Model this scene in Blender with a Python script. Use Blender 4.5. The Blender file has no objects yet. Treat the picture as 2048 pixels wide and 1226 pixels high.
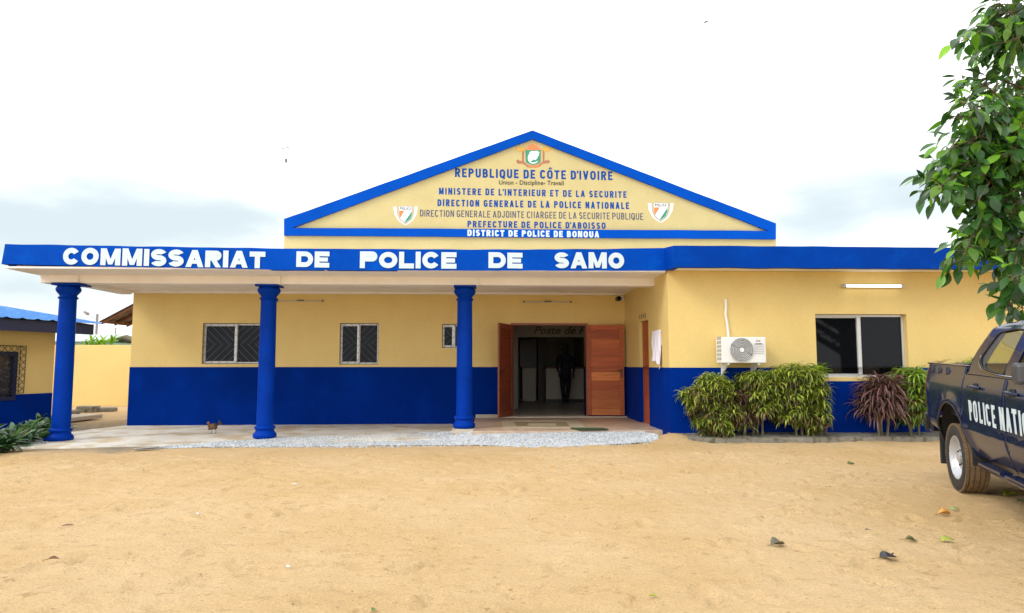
import bpy, bmesh, math, random
import numpy as np
from mathutils import Vector, Matrix, noise
from mathutils.geometry import tessellate_polygon
random.seed(7); rng = np.random.default_rng(7)
S = bpy.context.scene
COL = S.collection
R = math.radians

# ------------------------------------------------------------------ camera
F = 1365.33                       # focal length in photo pixels (24 mm on 36 mm)
TH = R(2.5)                       # camera turned a little to the right of the facade's normal
PT = math.atan(117 / F)           # and tilted up
EYE = 1.38
cd = bpy.data.cameras.new('camera'); cam = bpy.data.objects.new('camera', cd); COL.objects.link(cam)
cd.sensor_width = 36; cd.lens = 24; cd.clip_start = .05; cd.clip_end = 1500
cam.location = (0, 0, EYE); cam.rotation_euler = (R(90) + PT, 0, -TH)
S.camera = cam
FW = Vector((math.sin(TH), math.cos(TH), 0)); RT = Vector((math.cos(TH), -math.sin(TH), 0))
FP = FW * math.cos(PT) + Vector((0, 0, math.sin(PT))); UP = FW * -math.sin(PT) + Vector((0, 0, math.cos(PT)))
def ray(px, py): return FP + RT * ((px - 1024) / F) + UP * ((613 - py) / F)
E0 = Vector((0, 0, EYE))
def onY(px, py, Y): r = ray(px, py); return E0 + r * (Y / r.y)
def onX(px, py, X): r = ray(px, py); return E0 + r * (X / r.x)
def onZ(px, py, Z): r = ray(px, py); return E0 + r * ((Z - EYE) / r.z)
def onD(px, py, D): r = ray(px, py); return E0 + r * (D / r.dot(FW))

# ------------------------------------------------------------------ sky, sun, exposure
SUN = Vector((-.78, -.5, .74)).normalized()
w = bpy.data.worlds.new('World'); S.world = w; w.use_nodes = True
nt = w.node_tree; nt.nodes.clear(); N = nt.nodes.new; L = nt.links.new
def wnode(t, **k):
    n = N(t)
    for a, b in k.items(): setattr(n, a, b)
    return n
out = N('ShaderNodeOutputWorld'); bg = N('ShaderNodeBackground'); bg.inputs[1].default_value = .1
sky = wnode('ShaderNodeTexSky', sky_type='NISHITA', sun_disc=False)
sky.sun_elevation = math.asin(SUN.z); sky.sun_rotation = math.atan2(SUN.x, SUN.y)
tc = N('ShaderNodeTexCoord')
def patch(px, py, sx, sz):         # a thin place in the overcast, fixed in the sky's own directions
    d = ray(px, py).normalized()
    s = N('ShaderNodeVectorMath'); s.operation = 'SUBTRACT'; L(tc.outputs['Generated'], s.inputs[0]); s.inputs[1].default_value = d
    m = N('ShaderNodeVectorMath'); m.operation = 'MULTIPLY'; L(s.outputs[0], m.inputs[0]); m.inputs[1].default_value = (sx, sx, sz)
    l = N('ShaderNodeVectorMath'); l.operation = 'LENGTH'; L(m.outputs[0], l.inputs[0]); return l.outputs['Value']
def mth(op, a, b, clamp=False):
    n = N('ShaderNodeMath'); n.operation = op; n.use_clamp = clamp
    for i, v in enumerate((a, b)):
        if isinstance(v, (int, float)): n.inputs[i].default_value = v
        else: L(v, n.inputs[i])
    return n.outputs[0]
mp = N('ShaderNodeMapping'); L(tc.outputs['Generated'], mp.inputs[0]); mp.inputs['Scale'].default_value = (1, 1, 3.2)
nz = N('ShaderNodeTexNoise'); L(mp.outputs[0], nz.inputs[0]); nz.inputs['Scale'].default_value = 3.2; nz.inputs['Detail'].default_value = 7; nz.inputs['Roughness'].default_value = .55
dist = None
for a in ((60, 450, 3.4, 10), (250, 425, 3.2, 12), (-200, 440, 2.5, 8), (1670, 430, 5.0, 12), (60, 570, 4, 11), (1820, 400, 4.6, 11), (420, 440, 4.5, 14)):
    p = patch(*a); dist = p if dist is None else mth('MINIMUM', dist, p)
dd = mth('ADD', dist, mth('MULTIPLY', mth('SUBTRACT', nz.outputs[0], .5), 1.9))
mr = N('ShaderNodeMapRange'); mr.interpolation_type = 'SMOOTHSTEP'; L(dd, mr.inputs[0]); mr.inputs[1].default_value = .1; mr.inputs[2].default_value = 1.35
cl = N('ShaderNodeMix'); cl.data_type = 'RGBA'; L(mr.outputs[0], cl.inputs[0])
cl.inputs[6].default_value = (4.1, 4.7, 4.9, 1); cl.inputs[7].default_value = (10.2, 10.3, 10.4, 1)
mx = N('ShaderNodeMix'); mx.data_type = 'RGBA'; mx.inputs[0].default_value = .93; L(sky.outputs[0], mx.inputs[6]); L(cl.outputs[2], mx.inputs[7])
L(mx.outputs[2], bg.inputs[0]); L(bg.outputs[0], out.inputs[0])
ld = bpy.data.lights.new('sun', 'SUN'); ld.energy = .8; ld.angle = R(20); ld.color = (1, .95, .87)
lo = bpy.data.objects.new('sun', ld); COL.objects.link(lo); lo.rotation_euler = SUN.to_track_quat('Z', 'Y').to_euler(); lo.location = (-10, -10, 20)
S.view_settings.view_transform = 'Standard'; S.view_settings.look = 'None'; S.view_settings.gamma = 1; S.view_settings.exposure = .93

# ------------------------------------------------------------------ materials
def M(name, rgb, rough=.6, var=.07, scale=2.5, bump=0, bscale=60, metal=0, spec=.5, stretch=(1, 1, 1), island=0, second=None, s2=(.5, .62), coat=0, emit=0, transl=0, fine=0):
    m = bpy.data.materials.new(name); m.use_nodes = True; t = m.node_tree; n = t.nodes; l = t.links.new
    b = n['Principled BSDF']; b.inputs['Roughness'].default_value = rough; b.inputs['Metallic'].default_value = metal
    b.inputs['Specular IOR Level'].default_value = spec
    if coat: b.inputs['Coat Weight'].default_value = coat; b.inputs['Coat Roughness'].default_value = .03
    c = n.new('ShaderNodeTexCoord'); mp = n.new('ShaderNodeMapping'); l(c.outputs['Object'], mp.inputs[0]); mp.inputs['Scale'].default_value = stretch
    z = n.new('ShaderNodeTexNoise'); l(mp.outputs[0], z.inputs[0]); z.inputs['Scale'].default_value = scale; z.inputs['Detail'].default_value = 8; z.inputs['Roughness'].default_value = .6
    r = n.new('ShaderNodeMapRange'); l(z.outputs[0], r.inputs[0]); r.inputs[1].default_value = .25; r.inputs[2].default_value = .75
    r.inputs[3].default_value = 1 - var; r.inputs[4].default_value = 1 + var; val = r.outputs[0]
    if fine:
        z3 = n.new('ShaderNodeTexNoise'); l(mp.outputs[0], z3.inputs[0]); z3.inputs['Scale'].default_value = bscale * .6; z3.inputs['Detail'].default_value = 4
        r3 = n.new('ShaderNodeMapRange'); l(z3.outputs[0], r3.inputs[0]); r3.inputs[1].default_value = .3; r3.inputs[2].default_value = .7; r3.inputs[3].default_value = 1 - fine; r3.inputs[4].default_value = 1 + fine
        k = n.new('ShaderNodeMath'); k.operation = 'MULTIPLY'; l(val, k.inputs[0]); l(r3.outputs[0], k.inputs[1]); val = k.outputs[0]
    if island:
        g = n.new('ShaderNodeNewGeometry'); r2 = n.new('ShaderNodeMapRange'); l(g.outputs['Random Per Island'], r2.inputs[0]); r2.inputs[3].default_value = 1 - island; r2.inputs[4].default_value = 1 + island
        k = n.new('ShaderNodeMath'); k.operation = 'MULTIPLY'; l(val, k.inputs[0]); l(r2.outputs[0], k.inputs[1]); val = k.outputs[0]
    base = n.new('ShaderNodeMix'); base.data_type = 'RGBA'; base.inputs[6].default_value = (*rgb, 1); base.inputs[7].default_value = (*(second or rgb), 1); base.inputs[0].default_value = 0
    if second:
        if island:
            w2 = n.new('ShaderNodeMath'); w2.operation = 'FRACT'; k2 = n.new('ShaderNodeMath'); k2.operation = 'MULTIPLY'; l(g.outputs['Random Per Island'], k2.inputs[0]); k2.inputs[1].default_value = 7.31; l(k2.outputs[0], w2.inputs[0]); src = w2.outputs[0]
        else:
            z2 = n.new('ShaderNodeTexNoise'); l(mp.outputs[0], z2.inputs[0]); z2.inputs['Scale'].default_value = scale * 2.3; z2.inputs['Detail'].default_value = 9; src = z2.outputs[0]
        q = n.new('ShaderNodeMapRange'); l(src, q.inputs[0]); q.inputs[1].default_value = s2[0]; q.inputs[2].default_value = s2[1]; l(q.outputs[0], base.inputs[0])
    v = n.new('ShaderNodeVectorMath'); v.operation = 'SCALE'; l(base.outputs[2], v.inputs[0]); l(val, v.inputs['Scale']); l(v.outputs[0], b.inputs['Base Color'])
    if bump:
        zb = n.new('ShaderNodeTexNoise'); l(mp.outputs[0], zb.inputs[0]); zb.inputs['Scale'].default_value = bscale; zb.inputs['Detail'].default_value = 5
        bn = n.new('ShaderNodeBump'); bn.inputs['Strength'].default_value = bump; bn.inputs['Distance'].default_value = .01; l(zb.outputs[0], bn.inputs['Height']); l(bn.outputs[0], b.inputs['Normal'])
    if emit: l(v.outputs[0], b.inputs['Emission Color']); b.inputs['Emission Strength'].default_value = emit
    if transl:
        tr = n.new('ShaderNodeBsdfTranslucent'); v2 = n.new('ShaderNodeVectorMath'); v2.operation = 'MULTIPLY'; l(v.outputs[0], v2.inputs[0]); v2.inputs[1].default_value = (2.2, 2.4, .9); l(v2.outputs[0], tr.inputs[0])
        ms = n.new('ShaderNodeMixShader'); ms.inputs[0].default_value = transl; l(b.outputs[0], ms.inputs[1]); l(tr.outputs[0], ms.inputs[2]); l(ms.outputs[0], n['Material Output'].inputs[0])
    return m
YEL = (.73, .55, .205)
m_yel = M('yellow_paint', YEL, .62, .06, .9, .3, 40, fine=.025, stretch=(1, 1, .75), second=(.72, .525, .19), s2=(.5, .72))
m_blue = M('blue_paint', (.0, .021, .21), .6, .16, .9, .3, 40, fine=.05, second=(.0, .026, .25), s2=(.5, .7), spec=.02, stretch=(1, 1, .75))
m_fasc = M('fascia_blue_paint', (.0, .058, .42), .55, .16, 1.3, .25, 40, fine=.05, second=(.0, .076, .48), s2=(.5, .7), spec=.04)
m_wfas = M('wing_fascia_blue_paint', (.0, .044, .34), .55, .16, 1.3, .25, 40, fine=.05, second=(.0, .055, .38), s2=(.5, .7), spec=.04)
m_gblue = M('gable_blue_paint', (.0, .063, .41), .55, .14, 1.2, .25, 40, spec=.04, fine=.03)
m_colb = M('column_blue_paint', (.0, .033, .31), .42, .2, 2, .25, 30, spec=.05, fine=.05)
m_white = M('white_ceiling_paint', (.85, .82, .79), .7, .05, 1.2, .15, 40, second=(.8, .75, .71), s2=(.5, .75))
m_letter = M('white_letter_paint', (.56, .68, .74), .5, .05, 6, 0)
m_ltblue = M('blue_letter_paint', (.003, .06, .3), .5, .2, 8, spec=.1)
m_ltnavy = M('navy_letter_paint', (.02, .035, .12), .5, .2, 8)
m_ltblack = M('black_letter_paint', (.03, .025, .02), .5, .2, 8)
m_crestw = M('crest_white_paint', (.75, .78, .8), .5, .05, 8)
m_crestg = M('crest_green_paint', (.03, .25, .14), .5, .15, 8)
m_cresto = M('crest_orange_paint', (.78, .2, .06), .5, .15, 8)
m_cresty = M('crest_gold_paint', (.72, .36, .04), .5, .15, 8)
m_crestb = M('crest_brown_paint', (.36, .14, .07), .5, .2, 8)
m_conc = M('concrete', (.64, .62, .57), .85, .2, .8, .5, 50, fine=.08, second=(.5, .41, .28), s2=(.47, .62))
m_bed = M('weathered_concrete', (.23, .21, .17), .9, .3, 4, .8, 30, fine=.12, second=(.1, .095, .06), s2=(.5, .66))
m_tile = M('brown_tile', (.46, .33, .24), .4, .14, 2, .05, 30, second=(.58, .45, .31), s2=(.45, .7))
m_tile2 = M('cream_tile', (.58, .5, .36), .35, .08, 3)
m_tile3 = M('olive_tile', (.34, .28, .16), .35, .08, 3)
m_step = M('step_concrete', (.5, .44, .35), .8, .12, 3, .3, 40)
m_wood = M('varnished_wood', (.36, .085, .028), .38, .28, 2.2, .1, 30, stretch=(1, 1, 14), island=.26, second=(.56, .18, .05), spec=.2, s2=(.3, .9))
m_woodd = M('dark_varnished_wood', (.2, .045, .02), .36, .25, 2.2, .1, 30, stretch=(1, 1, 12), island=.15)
m_glassv = M('reflection_tint_glass', (.014, .02, .03), .06, .4, 3, spec=.1)  # blue-grey reflection put into the base colour of the panes
m_alu = M('aluminium', (.62, .64, .66), .35, .06, 6, metal=.35)
m_glass = M('dark_glass', (.004, .005, .007), .04, .02, 2, spec=.16)
m_iron = M('black_iron', (.025, .025, .028), .5, .1, 6)
m_grille = M('grey_iron', (.13, .13, .135), .5, .15, 6)
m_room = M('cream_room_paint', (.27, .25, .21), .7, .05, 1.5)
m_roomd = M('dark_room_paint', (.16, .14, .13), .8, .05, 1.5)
m_counter = M('counter_paint', (.66, .6, .5), .6, .05, 2)
m_floor = M('room_floor_tile', (.45, .4, .35), .3, .06, 2)
m_dark = M('dark_fitting', (.02, .02, .022), .4, .05, 3)
m_plast = M('white_plastic', (.76, .77, .77), .4, .04, 6)
m_recess = M('painted_recess_shade', (.1, .105, .11), .6, .05, 5)  # shade of the fan opening put into the colour
m_gplast = M('grey_plastic', (.34, .36, .38), .45, .08, 6)
m_tube = M('lit_lamp_tube', (1, .98, .92), .3, 0, 2, emit=1.6)
m_lampb = M('grey_lamp_housing', (.5, .49, .46), .5, .08, 6)
m_cloth = M('white_cloth', (.78, .76, .86), .85, .05, 6, .3, 80)
m_roofb = M('blue_roof_sheet', (.008, .13, .42), .45, .16, 2.5, second=(.05, .24, .5), s2=(.5, .75), spec=.12)
m_navy = M('dark_blue_board', (.008, .016, .06), .5, .12, 2)
m_tin = M('brown_tin_sheet', (.2, .13, .09), .6, .3, 4, second=(.32, .3, .28), s2=(.5, .7))
m_rafter = M('old_timber', (.22, .1, .05), .8, .25, 6, stretch=(1, 8, 1))
m_wall2 = M('boundary_yellow_paint', (.74, .56, .21), .7, .06, 1, .25, 45)
m_polec = M('pole_concrete', (.23, .2, .19), .85, .12, 4)
m_metalg = M('pale_metal', (.55, .56, .58), .5, .06, 5)
m_teal = M('teal_wall_paint', (.2, .36, .38), .7, .1, 2)
m_pale = M('pale_roof_sheet', (.5, .56, .58), .6, .1, 2)
m_pink = M('pink_wall_paint', (.48, .22, .36), .7, .1, 2)
m_grav = M('pale_gravel', (.46, .485, .51), .85, .14, 3, island=.35)
m_mat = M('green_mat', (.035, .07, .03), .95, .25, 30, .6, 200)
m_leaf = M('tree_leaf', (.03, .09, .02), .3, .25, 3, island=.6, second=(.16, .34, .03), s2=(.55, .98), transl=.32)
m_bark = M('bark', (.13, .09, .06), .9, .25, 8, .7, 30, stretch=(1, 1, .3))
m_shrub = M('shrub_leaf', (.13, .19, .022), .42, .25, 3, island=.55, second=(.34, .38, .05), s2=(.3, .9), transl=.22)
m_shrubd = M('brown_olive_shrub_leaf', (.09, .085, .025), .5, .3, 3, island=.55, second=(.22, .12, .06), s2=(.4, .9), transl=.12)
m_shrubg = M('bright_shrub_leaf', (.12, .23, .02), .42, .2, 3, island=.4, second=(.25, .36, .04), s2=(.4, .9), transl=.25)
m_red = M('red_shrub_leaf', (.1, .05, .045), .5, .3, 3, island=.5, second=(.17, .075, .075), s2=(.4, .9), transl=.15)
m_redo = M('tan_shrub_leaf', (.24, .18, .1), .55, .3, 3, island=.45, second=(.17, .07, .06), s2=(.4, .9), transl=.12)
m_lily = M('dark_broad_leaf', (.026, .08, .028), .36, .25, 3, island=.5, second=(.11, .21, .08), s2=(.5, .95), transl=.15)
m_palm = M('palm_leaf', (.2, .27, .2), .5, .2, 3, island=.3, transl=.2)
m_ban = M('garden_leaf', (.16, .3, .03), .45, .2, 3, island=.4, transl=.3)
m_stem = M('grey_stem', (.16, .14, .09), .9, .25, 8, .5, 40)

# ------------------------------------------------------------------ mesh helpers
class MB:
    def __init__(s): s.v = []; s.f = []
    def add(s, vs, fs):
        o = len(s.v); s.v += [tuple(v) for v in vs]; s.f += [tuple(i + o for i in f) for f in fs]; return s
    def box(s, x0, x1, y0, y1, z0, z1, mat=None):
        vs = [Vector((x, y, z)) for z in (z0, z1) for y in (y0, y1) for x in (x0, x1)]
        if mat is not None: vs = [mat @ v for v in vs]
        return s.add(vs, [(0, 2, 3, 1), (4, 5, 7, 6), (0, 1, 5, 4), (2, 6, 7, 3), (0, 4, 6, 2), (1, 3, 7, 5)])
    def prism(s, pts, off):            # polygon of 3D points extruded by a vector
        n = len(pts); a = [Vector(p) for p in pts]; off = Vector(off)
        return s.add(a + [p + off for p in a], [tuple(range(n))[::-1], tuple(range(n, 2 * n))] + [(i, (i + 1) % n, n + (i + 1) % n, n + i) for i in range(n)])
    def tube(s, pts, r, n=8, cap=True):
        pts = [Vector(p) for p in pts]; rs = r if isinstance(r, (list, tuple)) else [r] * len(pts)
        vs = []; fs = []
        for i, p in enumerate(pts):
            d = (pts[min(i + 1, len(pts) - 1)] - pts[max(i - 1, 0)]).normalized()
            a = d.cross(Vector((0, 0, 1)) if abs(d.z) < .9 else Vector((1, 0, 0))).normalized(); b = d.cross(a)
            for k in range(n): t = 2 * math.pi * k / n; vs.append(p + (a * math.cos(t) + b * math.sin(t)) * rs[i])
        for i in range(len(pts) - 1):
            for k in range(n): fs.append((i * n + k, i * n + (k + 1) % n, (i + 1) * n + (k + 1) % n, (i + 1) * n + k))
        if cap: fs += [tuple(range(n))[::-1], tuple(range((len(pts) - 1) * n, len(pts) * n))]
        return s.add(vs, fs)
    def lathe(s, prof, c=(0, 0, 0), n=40, axis='z', cap=True):
        vs = []; fs = []; c = Vector(c)
        for r, h in prof:
            for k in range(n):
                t = 2 * math.pi * k / n; a, b = r * math.cos(t), r * math.sin(t)
                vs.append(c + (Vector((a, b, h)) if axis == 'z' else Vector((b, h, a)) if axis == 'y' else Vector((h, a, b))))
        for i in range(len(prof) - 1):
            for k in range(n): fs.append((i * n + k, i * n + (k + 1) % n, (i + 1) * n + (k + 1) % n, (i + 1) * n + k))
        if cap: fs += [tuple(range(n))[::-1], tuple(range((len(prof) - 1) * n, len(prof) * n))]
        return s.add(vs, fs)
    def wall(s, x0, x1, z0, z1, yf, yb, holes=(), fn=lambda u, d, z: (u, d, z)):
        xs = sorted({x0, x1, *[min(max(h[i], x0), x1) for h in holes for i in (0, 1)]}); zs = sorted({z0, z1, *[min(max(h[i], z0), z1) for h in holes for i in (2, 3)]})
        def q(a, b, c, d): s.add([fn(*a), fn(*b), fn(*c), fn(*d)], [(0, 1, 2, 3)])
        for a, b in zip(xs, xs[1:]):
            for c, d in zip(zs, zs[1:]):
                if any(h[0] < (a + b) / 2 < h[1] and h[2] < (c + d) / 2 < h[3] for h in holes): continue
                q((a, yf, c), (b, yf, c), (b, yf, d), (a, yf, d)); q((a, yb, d), (b, yb, d), (b, yb, c), (a, yb, c))
        for h in holes:
            a, b, c, d = max(h[0], x0), min(h[1], x1), max(h[2], z0), min(h[3], z1)
            if c >= d: continue
            q((a, yf, c), (a, yf, d), (a, yb, d), (a, yb, c)); q((b, yf, d), (b, yf, c), (b, yb, c), (b, yb, d))
            if h[2] > z0: q((a, yf, c), (a, yb, c), (b, yb, c), (b, yf, c))
            if h[3] < z1: q((a, yf, d), (b, yf, d), (b, yb, d), (a, yb, d))
        q((x0, yf, z1), (x1, yf, z1), (x1, yb, z1), (x0, yb, z1)); q((x0, yb, z0), (x1, yb, z0), (x1, yf, z0), (x0, yf, z0))
        q((x0, yb, z0), (x0, yf, z0), (x0, yf, z1), (x0, yb, z1)); q((x1, yf, z0), (x1, yb, z0), (x1, yb, z1), (x1, yf, z1))
        return s
def root(o):
    while o.parent: o = o.parent
    return o
def obj(name, mb, mat, parent=None, world=True, smooth=None, bevel=0, fix=True):
    me = bpy.data.meshes.new(name)
    vs = mb.v
    if parent is not None and world:
        l = root(parent).location; vs = [(v[0] - l.x, v[1] - l.y, v[2] - l.z) for v in vs]
    me.from_pydata(vs, [], mb.f); me.update()
    if fix and len(mb.f) < 30000:
        bm = bmesh.new(); bm.from_mesh(me); bmesh.ops.recalc_face_normals(bm, faces=bm.faces); bm.to_mesh(me); bm.free()
    me.materials.append(mat)
    if smooth is not None:
        me.shade_smooth()
        if smooth < 180: me.set_sharp_from_angle(angle=R(smooth))
    o = bpy.data.objects.new(name, me); COL.objects.link(o)
    if parent is not None: o.parent = parent
    if bevel:
        b = o.modifiers.new('bevel', 'BEVEL'); b.width = bevel; b.segments = 2; b.limit_method = 'ANGLE'; b.angle_limit = R(40)
    return o
def tag(o, label=None, cat=None, group=None, kind=None):
    for k, v in (('label', label), ('category', cat), ('group', group), ('kind', kind)):
        if v: o[k] = v
    return o
def thing(name, label, cat, loc=(0, 0, 0), rotz=0, group=None):
    o = bpy.data.objects.new(name, None); COL.objects.link(o); o.location = loc; o.rotation_euler = (0, 0, rotz); o.empty_display_size = .1
    return tag(o, label, cat, group)
def text_mesh(s, offset=0, shear=0, spacing=1, extrude=.003):
    c = bpy.data.curves.new('text', 'FONT'); c.body = s; c.size = 1; c.offset = offset; c.shear = shear; c.space_character = spacing; c.extrude = extrude; c.resolution_u = 5
    o = bpy.data.objects.new('text', c); COL.objects.link(o); bpy.context.view_layer.update()
    me = bpy.data.meshes.new_from_object(o.evaluated_get(bpy.context.evaluated_depsgraph_get()))
    vs = [v.co.copy() for v in me.vertices]; fs = [tuple(p.vertices) for p in me.polygons]
    bpy.data.objects.remove(o); bpy.data.curves.remove(c); bpy.data.meshes.remove(me)
    return vs, fs
def lettering(s, p0, p1, p2, n, parent, mat, offset=0, shear=0, spacing=1, name='lettering', wob=0, world=True):
    # fit the string into the parallelogram p0 (bottom left), p1 (bottom right), p2 (top left); n = outward normal
    vs, fs = text_mesh(s, offset, shear, spacing)
    x0, x1 = min(v.x for v in vs), max(v.x for v in vs); z0, z1 = min(v.y for v in vs), max(v.y for v in vs)
    p0, p1, p2, n = Vector(p0), Vector(p1), Vector(p2), Vector(n); mb = MB()
    def mp(v):
        u = (v.x - x0) / (x1 - x0); t = (v.y - z0) / (z1 - z0); t += wob * math.sin(u * 23.) * .5
        return p0 + (p1 - p0) * u + (p2 - p0) * t + n * (.004 + v.z)
    mb.add([mp(v) for v in vs], fs)
    return obj(name, mb, mat, parent, world=world, fix=False)
def skin(name, pts, edges, mat, parent=None, rootv=0, lv=2):
    me = bpy.data.meshes.new(name); l = root(parent).location if parent is not None else Vector((0, 0, 0))
    me.from_pydata([Vector(p[:3]) - l for p in pts], edges, []); me.update(); me.materials.append(mat)
    o = bpy.data.objects.new(name, me); COL.objects.link(o)
    if parent is not None: o.parent = parent
    sk = o.modifiers.new('skin', 'SKIN'); sk.use_smooth_shade = True
    if not me.skin_vertices: me.attributes.new('sv', 'FLOAT', 'POINT')
    for i, p in enumerate(pts):
        d = me.skin_vertices[0].data[i]; d.radius = (p[3], p[4] if len(p) > 4 else p[3]); d.use_root = i == rootv
    sd = o.modifiers.new('sub', 'SUBSURF'); sd.levels = lv; sd.render_levels = lv
    return o
# ------------------------------------------------------------------ sign painter's alphabet: every letter from flat brush strokes
WID = dict(I=0, M=1.22, W=1.3, N=1.05, O=1.06, Q=1.06, C=1.0, G=1.04, L=.86, E=.88, F=.84, J=.8, T=.98, S=.96, A=1.1, V=1.06)
def glyph(ch, w, h, s):
    P_ = []
    def rect(x0, x1, y0, y1): P_.append([(x0, y0), (x1, y0), (x1, y1), (x0, y1)])
    def V(x, y0=0, y1=h): rect(x, x + s, y0, y1)
    def Hb(y, x0, x1, t=s): rect(x0, x1, y, y + t)
    def D(xa, xb, y0=0, y1=h, t=None): t = t or s * 1.04; P_.append([(xa, y0), (xa + t, y0), (xb + t, y1), (xb, y1)])
    def A_(cx, cy, rx, ry, a0, a1, t=s, n=18):
        o = []; i_ = []
        for k in range(n + 1):
            a = R(a0 + (a1 - a0) * k / n); o.append((cx + rx * math.cos(a), cy + ry * math.sin(a))); i_.append((cx + max(rx - t, .001) * math.cos(a), cy + max(ry - t, .001) * math.sin(a)))
        for k in range(n): P_.append([o[k], o[k + 1], i_[k + 1], i_[k]])
    def bowl(y0, y1, x1):
        r = min((y1 - y0) / 2, (x1 - s) * .8); cx = x1 - r; Hb(y1 - s, s, cx); Hb(y0, s, cx)
        A_(cx, y1 - r, r, r, 0, 90); A_(cx, y0 + r, r, r, -90, 0)
        if y1 - y0 > 2 * r + .001: rect(x1 - s, x1, y0 + r, y1 - r)
    r = min(w / 2, h / 2); ry = r if w < h else h / 2
    c = ch
    if c in 'OQÔ': A_(w / 2, h - ry, w / 2, ry, 0, 180); A_(w / 2, ry, w / 2, ry, 180, 360)
    if c in 'CG': A_(w / 2, h - ry, w / 2, ry, 32 if w > h * .8 else 8, 180); A_(w / 2, ry, w / 2, ry, 180, 328 if w > h * .8 else 352)
    if c in 'OQÔ' and h - 2 * ry > .001: V(0, ry, h - ry); V(w - s, ry, h - ry)
    if c in 'CG' and h - 2 * ry > .001: V(0, ry, h - ry)
    if c == 'G': Hb(h * .38, w * .52, w, s * .9); V(w - s, h * .12, h * .38)
    if c == 'Q': D(w - s * 1.1, w * .5, -.1 * h, .3 * h)
    if c == 'Ô': D(w * .22, w * .45, h * 1.1, h * 1.3, s * .8); D(w * .7, w * .45, h * 1.1, h * 1.3, s * .8)
    if c == 'A': D(0, (w - s) / 2); D(w - s, (w - s) / 2); Hb(h * .2, w * .24, w * .76, s * .75)
    if c == 'B': V(0); bowl(0, h * .5 + s / 2, w); bowl(h * .5 - s / 2, h, w * .94)
    if c == 'D': V(0); bowl(0, h, w)
    if c in 'EF': V(0); Hb(h - s, s, w); Hb((h - s * .85) / 2, s, w * .9, s * .85)
    if c in 'EL': Hb(0, s, w)
    if c in 'HLMNPRK': V(0)
    if c in 'HMN': V(w - s)
    if c == 'I': V(0)
    if c == 'J': V(w - s, h * .3); A_(w / 2, h * .3, w / 2, h * .3, 180, 360)
    if c == 'M': D((w - s * .8) / 2, s * .3, h * .05, h, s * .8); D((w - s * .8) / 2, w - s * 1.1, h * .05, h, s * .8)
    if c == 'N': D(w - s * 1.05, s * .15, 0, h, s * .9)
    if c in 'PR': bowl(h * .4, h, w)
    if c == 'R': D(w - s * 1.05, w * .38, 0, h * .42)
    if c == 'S': q = (h + s) / 4; A_(w / 2, h - q, w / 2, q, 25, 270, n=24); A_(w / 2, q, w / 2, q, 90, -155, n=24)
    if c == 'T': Hb(h - s, 0, w); V((w - s) / 2, 0, h - s)
    if c == 'U': V(0, ry); V(w - s, ry); A_(w / 2, ry, w / 2, ry, 180, 360)
    if c == 'V': D((w - s) / 2, 0); D((w - s) / 2, w - s)
    if c == "'": rect(0, s * .8, h * .68, h)
    return P_
def strokes(text, W_, h, s, gap, space):
    # lay the text out to exactly W_ wide: list of (polygon, layer)
    fixed = 0; var = 0
    for i, c in enumerate(text):
        if c == ' ': fixed += space
        elif c == 'I': fixed += s
        elif c == "'": fixed += s * .8
        else: var += WID.get(c.replace('Ô', 'O'), 1.0)
        if i < len(text) - 1 and c != ' ' and text[i + 1] != ' ': fixed += gap * (.55 if "'" in (c, text[i + 1]) else 1)
    k = (W_ - fixed) / var; x = 0; out_ = []
    for i, c in enumerate(text):
        if c == ' ': x += space; continue
        w_ = s if c == 'I' else s * .8 if c == "'" else k * WID.get(c.replace('Ô', 'O'), 1.0); j = random.uniform(-.012, .012) * h; hh = h * random.uniform(.98, 1.015)
        for n_, p in enumerate(glyph(c, w_, hh, s)): out_.append(([(x + a, b_ + j) for a, b_ in p], n_))
        x += w_
        if i < len(text) - 1 and text[i + 1] != ' ': x += gap * (.55 if "'" in (c, text[i + 1]) else 1)
    return out_
def painted(text, x0, x1, z0, z1, y, parent, mat, sw=.2, gap=.2, space=.5, slope=0, name='lettering', lift=.003):
    h = z1 - z0; mb = MB()
    for p, n_ in strokes(text, x1 - x0, h, sw * h, gap * h, space * h):
        mb.add([(x0 + a, y - lift - n_ * .00012, z0 + b_ + slope * (a / (x1 - x0) - .5)) for a, b_ in p], [tuple(range(len(p)))])
    return obj(name, mb, mat, parent, fix=False)
def sm(a, b, x): t = min(max((x - a) / (b - a), 0), 1); return t * t * (3 - 2 * t)
# ------------------------------------------------------------------ ground
YB, YC, YF, YW, YWF = 15.6, 12.93, 11.9, 11.9, 11.4      # back wall, columns, canopy front, wing wall, wing fascia
XR = onY(1338, 700, YW).x; XL = onY(262, 700, YB).x
WZ = EYE - .045                                          # top of the blue painted base
def gz(x, y): return .08 * sm(7.5, 11.3, y) * sm(-.5, 3.2, x) - .03 * sm(-6, -8.5, x) * sm(9, 12, y) + .13 * math.exp(-((x - XR - .02) / .36) ** 2 - ((y - 11.8) / .34) ** 2)
def axis(lo, hi, step, far):
    a = list(np.arange(lo, hi + 1e-6, step)); s = step; l, h = lo, hi; left = []; right = []
    while h < far: s *= 1.35; h += s; l -= s; right.append(h); left.append(l)
    return np.array(left[::-1] + a + right)
xs = axis(-9, 8, .035, 260); ys = axis(1.2, 12.6, .035, 260)
X, Y = np.meshgrid(xs, ys)
def vnoise(x, y, seed):
    r = np.random.default_rng(seed); T = r.random((256, 256)); xi = np.floor(x).astype(int); yi = np.floor(y).astype(int); fx = x - xi; fy = y - yi
    fx = fx * fx * (3 - 2 * fx); fy = fy * fy * (3 - 2 * fy); g = lambda a, b: T[(yi + b) % 256, (xi + a) % 256]
    return (g(0, 0) * (1 - fx) + g(1, 0) * fx) * (1 - fy) + (g(0, 1) * (1 - fx) + g(1, 1) * fx) * fy - .5
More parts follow.
